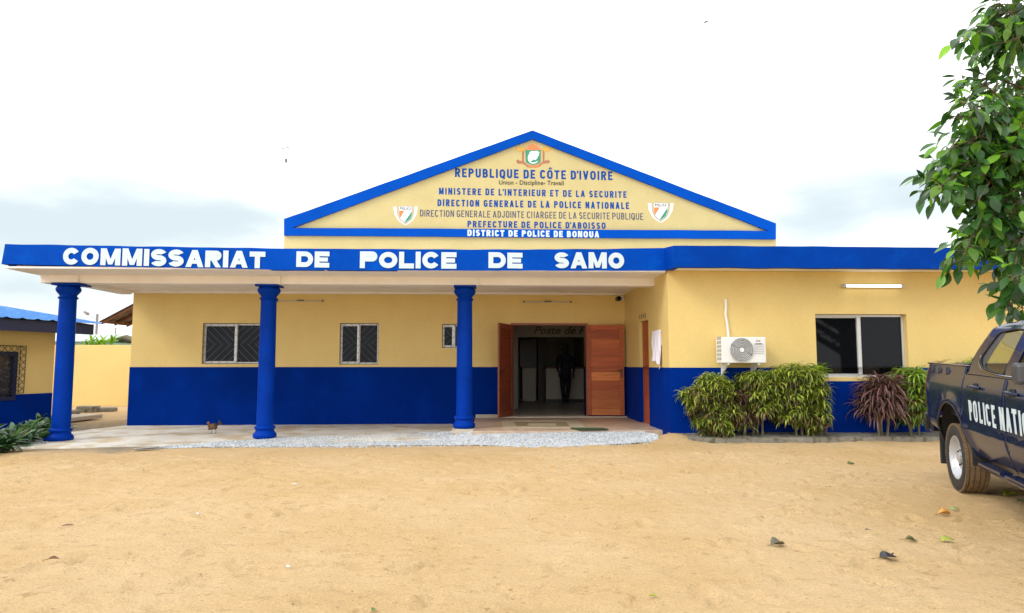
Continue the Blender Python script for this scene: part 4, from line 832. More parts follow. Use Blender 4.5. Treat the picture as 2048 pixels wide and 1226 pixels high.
# radio mast behind the roof
d = 34; ma = thing('antenna_mast', 'very thin radio mast with small aerial rods rising behind the left roof slope', 'mast', (onD(588, 600, d).x, onD(588, 600, d).y, 0))
ba = onD(588, 600, d); obj('pole', MB().tube([(ba.x, ba.y, 0), onD(585, 400, d), onD(572.5, 282, d)], [.02, .006, .004], 6), m_metalg, ma)
for k in (((563, 297.5), (580, 294)), ((543, 272), (548, 271.4)), ((593, 295.4), (598, 295.6)), ((570, 284.5), (574, 284.5))): obj('aerial_rod', MB().tube([onD(*k[0], d), onD(*k[1], d)], .022, 6), m_polec, ma)
obj('mast_fitting', MB().tube([onD(572.3, 318, d), onD(572.3, 322, d), onD(572, 326, d)], [.07, .07, .03], 8), m_polec, ma)
bd = onD(1412, 43, 60); b = MB(); c1 = onD(1424, 39, 60)
b.prism([bd + Vector((-.22, 0, -.07)), bd + Vector((.0, 0, -.09)), bd + Vector((.22, 0, .05)), bd + Vector((.0, 0, .06))], (0, .1, .0)); b.prism([bd + Vector((-.05, 0, .0)), bd + Vector((.08, 0, .02)), bd + Vector((.55, .2, .2)), bd + Vector((.45, .2, .19))], (0, .02, .01)); b.prism([bd + Vector((-.05, .02, .0)), bd + Vector((.06, .02, .02)), bd + Vector((-.2, .5, .06)), bd + Vector((-.26, .5, .05))], (0, .01, .01))
tag(obj('bird', b, m_dark), 'small dark bird flying high in the white sky', 'bird')
# ------------------------------------------------------------------ plants
def strap(mb, base, az, el, ln, wd, droop, seg=5, twist=0):
    # one arching strap leaf: starts at elevation el, bends down by droop over its length
    p = Vector(base); vs = []; ca, sa = math.cos(az), math.sin(az); side = Vector((-sa, ca, 0))
    prof = [.45, .9, 1, .85, .55, .06] if seg == 5 else [.6, 1, .75, .05]
    for i in range(seg + 1):
        e = el - droop * (i / seg) ** 1.15; d = Vector((ca * math.cos(e), sa * math.cos(e), math.sin(e))); n = d.cross(side)
        s2 = (side * math.cos(twist * i) + n * math.sin(twist * i)) * wd * prof[i]
        vs += [p - s2 + n * wd * .12, p + s2 + n * wd * .12] if seg < 5 else [p - s2, p - n * wd * .3 * prof[i] * (-1), p + s2]
        p = p + d * (ln / seg)
    k = 3 if seg >= 5 else 2
    mb.add(vs, [(i * k + j, i * k + j + 1, (i + 1) * k + j + 1, (i + 1) * k + j) for i in range(seg) for j in range(k - 1)])
def rosette(mb, c, n, ln, wd, el0=.9, el1=-.1, dr=(1.0, 2.0), tilt=(0, 0), seg=5):
    for i in range(n):
        az = i * 2.4 + random.uniform(-.4, .4); f_ = i / n; el = el0 + (el1 - el0) * f_ + random.uniform(-.2, .2)
        strap(mb, Vector(c) + Vector((0, 0, -.05 * f_)), az, el, ln * random.uniform(.75, 1.15), wd * random.uniform(.8, 1.2), random.uniform(*dr), seg, random.uniform(-.12, .12))
def shrub(name, label, px0, px1, ytop, ybase, y, n, mats, lnr=.22, wdr=.014, group=None, blobs=None, stems=4, per=15, depth=.28, dr=(1.4, 2.7)):
    b0_ = onY((px0 + px1) / 2, ybase, y); x0, x1 = onY(px0, 800, y).x, onY(px1, 800, y).x; zt_ = onY((px0 + px1) / 2, ytop, y).z; z0 = .2
    o = thing(name, label, 'shrub', ((x0 + x1) / 2, y, z0), 0, group); mbs = [MB() for _ in mats]; H_ = zt_ - z0; cx = (x0 + x1) / 2; tips = []
    bl = blobs or [(.5, .68, .5, .34)]
    for k in range(n):
        bx0, bz0, rx, rz_ = bl[k % len(bl)]; a = random.uniform(0, 6.283); u = random.uniform(-.55, 1) if k % 5 else random.uniform(-1, 0); s = math.sqrt(max(0, 1 - u * u)); q = random.uniform(.72, 1)
        p = Vector((x0 + (x1 - x0) * (bx0 + rx * s * q * math.cos(a) * .86), y + depth * s * q * math.sin(a), z0 + H_ * (bz0 + rz_ * u * q) - .06))
        tips.append(p); w_ = .45 + .65 * max(0, (p.z - z0) / H_); mi = 0 if random.random() < w_ else min(1, len(mats) - 1)  # darker leaves become more frequent towards the bottom
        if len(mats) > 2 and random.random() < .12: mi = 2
        rosette(mbs[mi], p, per, lnr * random.uniform(.6, 1.35), wdr * random.uniform(.8, 1.25), el0=random.uniform(.5, 1.1), dr=dr)
    for m_, mb_ in zip(mats, mbs):
        if mb_.v: obj('foliage', mb_, m_, o, smooth=180, fix=False)
    sb = MB()
    for k in range(stems):
        bx = cx + (x1 - x0) * random.uniform(-.13, .13); t_ = random.choice(tips); sb.tube([(bx, y + random.uniform(-.06, .06), z0 - .05), (bx + random.uniform(-.05, .05), y, z0 + H_ * .3), (bx * .5 + t_.x * .5, y, z0 + H_ * .55), t_], [.022, .018, .014, .006], 6)
    for t_ in tips[::2]: sb.tube([(cx + (t_.x - cx) * .35, y, z0 + H_ * .42), t_ - Vector((0, 0, .14)), t_], [.012, .009, .006], 5)
    obj('stem', sb, m_stem, o, smooth=60, fix=False)
    return o
G1 = 'shrubs planted along the foot of the wing wall'
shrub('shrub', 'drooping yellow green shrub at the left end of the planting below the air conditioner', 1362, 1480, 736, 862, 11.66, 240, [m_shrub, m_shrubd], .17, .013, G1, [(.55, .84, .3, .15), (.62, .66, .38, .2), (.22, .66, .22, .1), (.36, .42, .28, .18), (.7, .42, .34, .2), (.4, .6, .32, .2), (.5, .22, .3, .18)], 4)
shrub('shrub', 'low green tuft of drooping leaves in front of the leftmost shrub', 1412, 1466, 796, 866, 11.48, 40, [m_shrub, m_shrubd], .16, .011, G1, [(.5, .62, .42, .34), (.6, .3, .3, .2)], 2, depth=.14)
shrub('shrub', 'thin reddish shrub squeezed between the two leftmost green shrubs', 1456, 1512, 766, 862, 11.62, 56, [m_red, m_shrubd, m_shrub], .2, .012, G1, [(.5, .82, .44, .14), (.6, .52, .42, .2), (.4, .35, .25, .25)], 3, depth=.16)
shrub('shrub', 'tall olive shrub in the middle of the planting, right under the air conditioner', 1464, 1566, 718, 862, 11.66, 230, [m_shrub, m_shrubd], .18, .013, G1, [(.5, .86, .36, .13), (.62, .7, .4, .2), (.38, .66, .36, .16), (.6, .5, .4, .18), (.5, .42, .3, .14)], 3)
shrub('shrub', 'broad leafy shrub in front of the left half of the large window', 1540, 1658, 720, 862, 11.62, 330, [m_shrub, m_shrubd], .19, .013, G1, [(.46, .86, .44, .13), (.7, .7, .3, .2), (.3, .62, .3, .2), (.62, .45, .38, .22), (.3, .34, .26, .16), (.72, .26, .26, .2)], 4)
shrub('shrub', 'bright green tuft at the top right of the broad shrub beside the window', 1608, 1662, 722, 800, 11.72, 12, [m_shrubg], .2, .014, G1, [(.5, .92, .36, .06)], 2, 12, .1, dr=(.5, 1.3))
shrub('shrub', 'dark red purple grassy shrub below the right half of the large window', 1718, 1806, 738, 862, 11.62, 60, [m_red, m_redo], .4, .013, G1, [(.5, .8, .34, .12), (.5, .6, .42, .2), (.45, .45, .36, .14)], 4, 16, .24, dr=(1.1, 2.4))
shrub('shrub', 'yellow green shrub between the red grassy shrub and the pickup', 1788, 1862, 726, 864, 11.68, 110, [m_shrubg, m_shrubd, m_shrub], .22, .014, G1, [(.5, .84, .46, .15), (.5, .6, .44, .2), (.5, .38, .4, .2)], 3)
shrub('shrub', 'green shrub top showing above the load bed of the pickup', 1910, 2000, 714, 862, 11.66, 50, [m_shrubg, m_shrubd], .2, .014, G1, [(.5, .86, .5, .14), (.5, .6, .45, .2)], 3)
shrub('shrub', 'thin red shoot rising behind the rear end of the pickup bed', 1876, 1896, 704, 862, 11.7, 2, [m_red], .2, .012, G1, [(.5, .93, .1, .03)], 1, 7, .03, dr=(.2, .9))
# dark leafy border before the annex
def leafy(px, pyb, d, hgt, n, lab, mat=m_lily, ln=.36, wd=.042):
    p = onD(px, pyb, d); o = thing('border_plant', lab, 'plant', (p.x, p.y, -.03), 0, 'dark leafy plants before the annex'); mb = MB()
    for k in range(n):
        c_ = Vector((p.x + random.uniform(-.22, .22), p.y + random.uniform(-.25, .25), -.03 + hgt * random.uniform(.02, .4)))
        rosette(mb, c_, 9, ln * random.uniform(.7, 1.1), wd, 1.25, .1, (.7, 1.7))
    obj('foliage', mb, mat, o, smooth=180, fix=False); sb = MB()
    for k in range(5): sb.tube([(p.x + random.uniform(-.15, .15), p.y + random.uniform(-.15, .15), -.08), (p.x + random.uniform(-.2, .2), p.y, hgt * .5)], [.015, .01], 5)
    obj('stem', sb, m_stem, o, smooth=60)
for a in ((8, 895, 11.2, .55, 9, 'dark leafy plant at the very left edge of the yard'), (36, 880, 11.9, .6, 9, 'dark leafy plant second from the left edge, before the annex window'), (62, 872, 12.6, .6, 9, 'dark leafy plant midway along the annex border'), (84, 866, 13.2, .58, 8, 'dark leafy plant just left of the first pillar base'), (104, 856, 14.1, .62, 8, 'dark leafy plant with pale shining leaves half hidden by the first pillar'), (-30, 905, 10.6, .55, 8, 'dark leafy plant mostly cut off by the left edge of the photo')): leafy(*a)
for px, lab in ((183, 'bright green garden plant over the yellow yard wall below the utility pole'), (212, 'spiky bright green garden plant over the yellow yard wall, right of the pole')):
    p = onD(px, 690, 27); o = thing('garden_plant', lab, 'plant', (p.x, p.y, 0), 0, 'green plants behind the yard wall'); mb = MB()
    for k in range(7): rosette(mb, (p.x + random.uniform(-.35, .35), p.y + random.uniform(-.4, .4), 2.1 + random.uniform(-.2, .22)), 9, .5, .045, 1.3, .1, (.4, 1.5))
    obj('foliage', mb, m_ban, o, smooth=180, fix=False); obj('stem', MB().tube([(p.x, p.y, -.1), (p.x + .05, p.y, 2.1)], [.06, .04], 8), m_stem, o)
# ------------------------------------------------------------------ tree on the right
tb = Vector((9.3, 7.2, 0)); tree = thing('broadleaf_tree', 'large tree with glossy broad leaves hanging in from the right edge', 'tree', tb)
tk = MB(); tk.tube([tb + Vector(v) for v in ((0, 0, -.3), (.0, .05, .6), (-.1, .1, 1.8), (-.15, .05, 3.0), (-.1, .1, 4.4), (.1, .2, 6.2)) ], [.34, .27, .23, .2, .16, .09], 12)
limb_ends = []
def limb(pts, r0):
    tk.tube(pts, [r0 * (1 - .75 * i / (len(pts) - 1)) for i in range(len(pts))], 8); limb_ends.extend(Vector(p) for p in pts[1:])
for px, py, d, h0_ in ((2090, 60, 7.0, 4.2), (2080, 190, 7.2, 3.6), (2060, 300, 6.9, 3.2), (2070, 420, 7.3, 2.8), (2090, 510, 7.6, 2.5), (2100, 590, 7.7, 2.2)):
    e = onD(px, py, d); a = tb + Vector((-.12, .08, h0_ - .6)); limb([a, a.lerp(e, .35) + Vector((0, 0, .35)), a.lerp(e, .7) + Vector((0, 0, .25)), e], .09)
for k in range(9):
    a = tb + Vector((0, .1, random.uniform(2.6, 5.5))); az = random.uniform(-2.2, 2.6); e = a + Vector((math.cos(az) * 2.3, math.sin(az) * 2.3, random.uniform(.2, 1.8))); limb([a, a.lerp(e, .5) + Vector((0, 0, .3)), e], .07)
obj('trunk', tk, m_bark, tree, smooth=60, fix=False)
lv = MB(); tw = MB()
def leaf(mb, p, d, up_, ln, wd, curl=.5, fold=.35):
    d = d.normalized(); s = d.cross(up_)
    if s.length < 1e-3: s = Vector((1, 0, 0))
    s.normalize(); n = s.cross(d); vs = []; q = p
    for i, w_ in enumerate((.12, .72, 1, .9, .55, .04)):
        t = i / 5; vs += [q - s * wd * w_ + n * wd * w_ * fold, q, q + s * wd * w_ + n * wd * w_ * fold]; d2 = (d - n * curl * t).normalized(); q = q + d2 * (ln / 5)
    mb.add(vs, [(i * 3 + j, i * 3 + j + 1, i * 3 + 4 + j, i * 3 + 3 + j) for i in range(5) for j in (0, 1)])
def spray(P_, src, n, spread=.2):
    src = Vector(src); mid = src.lerp(P_, .55) + Vector((0, 0, .12 * (P_ - src).length)); tw.tube([src, src.lerp(mid, .6), mid, P_], [.016, .012, .009, .004], 5)
    for k in range(n):
        t = 1 - (random.random() ** 1.5) * .62; a = src.lerp(mid, t / .55) if t < .55 else mid.lerp(P_, (t - .55) / .45)
        dirp = Vector((random.gauss(0, 1), random.gauss(0, 1), random.gauss(-.1, .7))); dirp.normalize(); b_ = a + dirp * spread * random.uniform(.2, 1)
        if random.random() < .5: tw.tube([a, b_], [.004, .0025], 4, cap=False)
        dd_ = (dirp * .7 + Vector((-.25, -.1, -.65)) * random.uniform(.3, 1.3)); up_ = Vector((random.gauss(-.1, .45), random.gauss(-.35, .45), 1))
        leaf(lv, b_, dd_, up_, random.uniform(.11, .205), random.uniform(.03, .052), random.uniform(.1, .7), random.uniform(.1, .5))
edge = [(1985, 8), (1938, 55), (1915, 82), (1940, 118), (1925, 160), (1912, 205), (1902, 232), (1915, 262), (1888, 298), (1868, 330), (1850, 362), (1838, 388), (1868, 378), (1905, 380), (1948, 402), (1975, 440), (1945, 458), (1925, 478), (1902, 505), (1893, 535), (1915, 520), (1990, 600), (2008, 622)]
inner = [(2020, 25), (1985, 60), (2030, 80), (1965, 95), (2000, 130), (1968, 165), (2035, 150), (1950, 210), (2005, 215), (1935, 265), (1985, 270), (2035, 250), (1920, 310), (1965, 320), (2020, 310), (1895, 345), (1945, 350), (1995, 365), (2035, 370), (1905, 372), (2010, 420), (2040, 445), (1975, 470), (2015, 490), (1955, 500), (2000, 520), (2038, 530), (1935, 500), (2040, 585), (2025, 560), (2042, 615), (2000, 400), (2030, 200), (2040, 340), (1960, 400), (2020, 470), (2040, 20), (2000, 20), (1985, 300), (1955, 290), (2025, 395)]
for i, (a, b_) in enumerate(edge + inner):
    d = random.uniform(6.3, 7.4); P_ = onD(a + (8 if i < len(edge) else 0), b_, d); src = min(limb_ends, key=lambda e: (e - P_).length + (0 if e.x > P_.x else 3))
    spray(P_, P_.lerp(src, min(1, 1.1 / max(.2, (src - P_).length))), 28 if i < len(edge) else 46, .15 if i < len(edge) else .22); tw.tube([src, P_.lerp(src, min(1, 1.1 / max(.2, (src - P_).length)))], [.02, .015], 5)
for k in range(75):
    a = random.choice(limb_ends); P_ = a + Vector((random.uniform(-.5, 1.2), random.uniform(-.9, .9), random.uniform(-.5, .7)))
    if (P_ - E0).dot(RT) / (P_ - E0).dot(FW) < .78: continue
    spray(P_, a, 26, .3)
obj('foliage', lv, m_leaf, tree, smooth=180, fix=False); obj('twig', tw, m_bark, tree, smooth=60, fix=False)
# pale fan palm behind the wing
d = 19; c_ = onD(1962, 395, d); pm = thing('fan_palm', 'pale fan palm behind the wing roof, seen between the tree leaves', 'palm', (c_.x + .4, c_.y, 0)); mb = MB()
for (ax_, ay_, an0) in ((1958, 340, -2.2), (1975, 480, -2.3), (2010, 420, -1.6), (2060, 380, -.6)):
    q_ = onD(ax_, ay_, d)
    for k in range(26):
        a = an0 - .95 + 1.9 * k / 25; strap(mb, q_, 0 if math.cos(a) > 0 else math.pi, math.asin(max(-1, min(1, math.sin(a)))), .72, .012, .25, 3)
obj('frond', mb, m_palm, pm, fix=False); st_ = MB().tube([(c_.x + .4, c_.y, -.1), (c_.x + .4, c_.y, c_.z - .2)], [.16, .13], 10)
for (ax_, ay_) in ((1958, 340), (1975, 480), (2010, 420), (2060, 380)): st_.tube([(c_.x + .4, c_.y, c_.z - .25), onD(ax_, ay_, d)], [.03, .012], 6)
obj('trunk', st_, m_bark, pm, smooth=60)
# ------------------------------------------------------------------ fallen leaves and litter
def litter(px, py, ln, wd, az, mat, lab, curl=.9, fold=.6, name='fallen_leaf', cat='leaf', grp='fallen leaves on the sand', stem=.5):
    p = onZ(px, py, 0.006); i, j = int(np.argmin(np.abs(xs - p.x))), int(np.argmin(np.abs(ys - p.y))); z = float(Z[max(0, j - 2):j + 3, max(0, i - 2):i + 3].max()); p.z = z
    mb = MB(); d = Vector((math.cos(az), math.sin(az), .12)); leaf(mb, p - d * ln * .5 + Vector((0, 0, .012)), d, Vector((.1, -.1, 1)), ln, wd, curl, fold)
    mb.v = [(x, y, max(zz, z + .002)) for x, y, zz in mb.v]
    if stem: e = p - d * ln * .5; mb.tube([e + Vector((0, 0, .012)), e - Vector((d.x, d.y, 0)) * ln * stem + Vector((0, 0, .006))], .0018, 4)
    o = obj(name, mb, mat, smooth=180, fix=False); tag(o, lab, cat, grp)
    s = o.modifiers.new('solid', 'SOLIDIFY'); s.thickness = .0015
LM = {k: M('fallen_leaf_' + k, *v) for k, v in dict(grey=((.13, .115, .07), .6, .4, 25), black=((.018, .016, .02), .4, .3, 25), olive=((.12, .12, .03), .5, .4, 25), yellow=((.33, .36, .03), .45, .2, 20), orange=((.62, .3, .06), .5, .2, 20), pale=((.25, .4, .12), .45, .2, 20), green=((.08, .17, .03), .45, .3, 20), brown=((.17, .07, .035), .6, .3, 20), paper=((.7, .7, .76), .7, .05, 20)).items()}
litter(1557, 1090, .14, .046, .3, LM['grey'], 'large curled grey brown dead leaf lying alone on the sand', .8, .9)
litter(1778, 1115, .14, .05, .1, LM['black'], 'black withered leaf on the sand, nearest the bottom right', .5, .5)
litter(1778, 1111, .08, .028, 1.4, LM['black'], 'crumpled black leaf scrap against the black withered leaf', 1.0, .8, stem=0)
litter(1824, 1080, .09, .032, -.4, LM['olive'], 'small brown green curled leaf between the black leaf and the yellow green leaf', 1.1, .8)
litter(1897, 1083, .125, .046, .2, LM['yellow'], 'yellow green leaf lying flat right of the small curled leaf', .3, .5)
litter(1888, 1030, .1, .042, 2.9, LM['orange'], 'orange leaf with a long stem in front of the rear wheel', .4, 1.0, stem=1.1)
litter(1872, 1031, .03, .012, 2.4, LM['brown'], 'tiny brown leaf scrap touching the orange leaf', .4, .4, stem=0)
litter(1912, 1021, .085, .03, .1, LM['pale'], 'pale green leaf just behind the orange leaf', .5, .5)
litter(2022, 989, .2, .06, .25, LM['yellow'], 'large yellow leaf in the shade beside the pickup', .9, .9)
litter(2042, 1004, .09, .03, .2, LM['green'], 'green leaf at the right edge of the photo near the pickup', .5, .5)
litter(1703, 932, .12, .035, .1, LM['green'], 'small green leaf lying in the open between the shrubs and the tyre', .9, .7, stem=0)
litter(1660, 974, .035, .012, .8, LM['olive'], 'tiny dark leaf speck below the small green leaf', .6, .6, stem=0)
litter(1736, 1065, .055, .012, .1, LM['black'], 'thin dark leaf scrap above the black withered leaf', .5, .3, stem=0)
litter(1304, 1196, .05, .016, 2.6, LM['yellow'], 'small yellow green leaf near the bottom edge right of centre', .8, .6)
litter(748, 1223, .045, .015, 1.2, LM['green'], 'green leaf tip cut by the bottom edge left of centre', .6, .6)
litter(107, 1129, .07, .018, .35, LM['brown'], 'reddish brown dry leaf on the sand at the lower left', .5, .7)
litter(135, 1053, .1, .02, .2, LM['brown'], 'faded brown leaf half buried in sand at the left', .2, .2, stem=0)
litter(1105, 939, .09, .02, .1, LM['orange'], 'small orange brown leaf on the sand before the gravel', .5, .5, stem=0)
litter(1235, 888, .25, .03, .1, LM['brown'], 'flat brown leaf at the front edge of the gravel', .3, .3, stem=0)
litter(577, 1138, .035, .014, .4, LM['paper'], 'tiny white paper scrap on the sand left of centre', .8, .5, 'paper_scrap', 'litter', 'white scraps on the sand', 0)
litter(395, 1035, .03, .014, .1, LM['paper'], 'tiny white paper scrap on the sand further to the left', .5, .5, 'paper_scrap', 'litter', 'white scraps on the sand', 0)
litter(590, 970, .06, .014, .1, LM['paper'], 'small pale scrap on the sand below the middle pillar', .3, .3, 'paper_scrap', 'litter', 'white scraps on the sand', 0)
# rubble before the yard wall
def rubble(px, py, w_, h_, lab):
    p = onZ(px, py, .04); mb = MB().box(p.x - w_ / 2, p.x + w_ / 2, p.y - .2, p.y + .2, -.05, h_); mb.v = [(x + .08 * noise.noise(Vector((x * 3, y * 3, z * 9))), y, z + .03 * noise.noise(Vector((x * 5, y, z)))) for x, y, z in mb.v]
    tag(obj('rubble_block', mb, m_bed, bevel=.03), lab, 'rubble', 'rubble before the yard wall')
rubble(176, 821, .55, .17, 'longer rubble slab on the sand before the yellow yard wall'); rubble(214, 820, .45, .12, 'small rubble slab right of the longer one before the yard wall'); rubble(147, 827, .2, .14, 'rubble lump half hidden by the first pillar')
mb = MB().prism([onZ(120, 846, .0), onZ(205, 836, .0), onZ(150, 836, .0), onZ(120, 836, .0)], (0, 0, .1)); tag(obj('slab_cover', mb, m_step, bevel=.01), 'flat sandy concrete slab lying behind the first pillar', 'slab')
# ------------------------------------------------------------------ police pickup
m_car = M('dark_blue_car_paint', (.003, .011, .046), .22, .05, 3, spec=.3, coat=.32); m_carb = M('black_car_plastic', (.018, .019, .022), .5, .1, 10); m_carg = M('grey_mirror_plastic', (.05, .053, .058), .4, .08, 10)
m_chr = M('bright_metal', (.6, .62, .65), .15, .03, 5, metal=1); m_rim = M('silver_wheel_paint', (.5, .52, .55), .35, .1, 8, metal=.35, second=(.38, .36, .33), s2=(.55, .7)); m_tyre = M('tyre_rubber', (.025, .025, .026), .75, .2, 14, second=(.06, .05, .04), s2=(.55, .75))
m_tread = M('dusty_tyre_tread', (.19, .125, .065), .95, .25, 10, .5, 60, second=(.1, .07, .04), s2=(.5, .7)); m_tail = M('red_tail_lamp', (.4, .01, .012), .12, .05, 5, coat=.8); m_seat = M('seat_cloth', (.05, .05, .055), .9, .1, 10)
m_cglass = bpy.data.materials.new('car_glass'); m_cglass.use_nodes = True; t = m_cglass.node_tree; nn = t.nodes; nn.remove(nn['Principled BSDF'])
gl_ = nn.new('ShaderNodeBsdfGlossy'); gl_.inputs['Roughness'].default_value = .02; tr = nn.new('ShaderNodeBsdfTransparent'); tr.inputs[0].default_value = (.72, .78, .74, 1); fr_n = nn.new('ShaderNodeFresnel'); fr_n.inputs[0].default_value = 1.45; ms = nn.new('ShaderNodeMixShader')
t.links.new(fr_n.outputs[0], ms.inputs[0]); t.links.new(tr.outputs[0], ms.inputs[1]); t.links.new(gl_.outputs[0], ms.inputs[2]); t.links.new(ms.outputs[0], nn['Material Output'].inputs[0])
PHI = R(18.0); hd_ = RT * -math.sin(PHI) + FW * -math.cos(PHI); tz = math.atan2(hd_.y, hd_.x)
foot = onZ(1921, 982, .0)                       # rear right tyre, outer foot
right = Vector((hd_.y, -hd_.x, 0)); org = Vector((6.04, 7.04, 0))
tr_ = thing('police_pickup', 'dark blue double cab police pickup with white lettering on its doors', 'pickup', (org.x, org.y, .0), tz)
tr_.rotation_euler = (0, R(1.5), tz)
WT = [(.40, .80), (.48, .84), (.56, .872), (.66, .905), (.745, .925), (.77, .915), (.86, .92), (1.02, .928), (1.14, .92), (1.22, .905), (1.29, .885), (1.36, .872), (1.42, .865)]
def interp(T_, z):
    if z <= T_[0][0]: return T_[0][1]
    for (a, b_), (c1, d) in zip(T_, T_[1:]):
        if z <= c1: return b_ + (d - b_) * (z - a) / (c1 - a)
    return T_[-1][1]
CR_ = -.08; WB = 3.02; AR = .55; AZ = .415
def Wd(s, z):
    w_ = interp(WT, z)
    if s < -.85: w_ -= .07 * ((-.85 - s) / .32) ** 2
    if s > 3.2: w_ -= .16 * ((s - 3.2) / .95) ** 2
    for c1 in (CR_, WB):
        r = math.hypot((s - c1) * (1.15 if c1 < 1 else .8), z - AZ); w_ += .032 * math.exp(-((r - AR - .01) / .07) ** 2)
    return w_
WG = [(1.2, .90), (1.30, .875), (1.4, .845), (1.55, .78), (1.7, .705), (1.77, .665), (1.83, .6)]
def Wg(s, z): return interp(WG, z) - (.05 * max(0, (s - 2.0)) if z > 1.32 else 0)
def panel(name, poly, mat, wf, sgn, holes=(), thick=.018, off=0, parent=None, smooth=50, cuts=True):
    loops = [[Vector((a, b_, 0)) for a, b_ in poly]] + [[Vector((a, b_, 0)) for a, b_ in h_] for h_ in holes]; flat_ = [v for l_ in loops for v in l_]
    bm = bmesh.new(); vv = [bm.verts.new(v) for v in flat_]
    for tri in tessellate_polygon(loops):
        try: bm.faces.new([vv[i] for i in tri])
        except ValueError: pass
    z0, z1 = min(p[1] for p in poly), max(p[1] for p in poly); s0, s1 = min(p[0] for p in poly), max(p[0] for p in poly)
    if cuts:
        z = math.ceil(z0 / .03) * .03
        while z < z1: bmesh.ops.bisect_plane(bm, geom=bm.verts[:] + bm.edges[:] + bm.faces[:], plane_co=(0, z + .0003, 0), plane_no=(0, 1, 0)); z += .03
        s = math.ceil(s0 / .05) * .05
        while s < s1: bmesh.ops.bisect_plane(bm, geom=bm.verts[:] + bm.edges[:] + bm.faces[:], plane_co=(s + .0003, 0, 0), plane_no=(1, 0, 0)); s += .05
    for v in bm.verts: s, z = v.co.x, v.co.y; v.co = (s, sgn * (wf(s, z) + off), z)
    bmesh.ops.recalc_face_normals(bm, faces=bm.faces)
    nrm = sum((f_.normal.y for f_ in bm.faces))
    if nrm * sgn < 0: bmesh.ops.reverse_faces(bm, faces=bm.faces)
    me = bpy.data.meshes.new(name); bm.to_mesh(me); bm.free(); me.materials.append(mat); me.shade_smooth(); me.set_sharp_from_angle(angle=R(smooth))
    o = bpy.data.objects.new(name, me); COL.objects.link(o); o.parent = parent
    if thick: so = o.modifiers.new('solid', 'SOLIDIFY'); so.thickness = thick; so.offset = -1
    return o
def arc(c1, a0, a1, n=18, r=AR): return [(c1 + r / (1.15 if c1 < 1 else .8) * math.cos(R(a0 + (a1 - a0) * i / n)), AZ + r * math.sin(R(a0 + (a1 - a0) * i / n))) for i in range(n + 1)]
LB = []
body = MB()          # hidden inner structure: chassis, floor, bed tub, firewall
body.box(-1.0, 4.0, -.55, .55, .34, .5); body.box(.34, 2.9, -.8, .8, .5, .56)
body.box(-1.12, .3, -.74, .74, .78, .82); body.box(-1.12, .3, -.83, -.74, .8, 1.35); body.box(-1.12, .3, .74, .83, .8, 1.35); body.box(.26, .32, -.82, .82, .6, 1.34); body.box(2.7, 2.78, -.8, .8, .5, 1.12)
obj('chassis', body, m_carb, tr_, world=False)
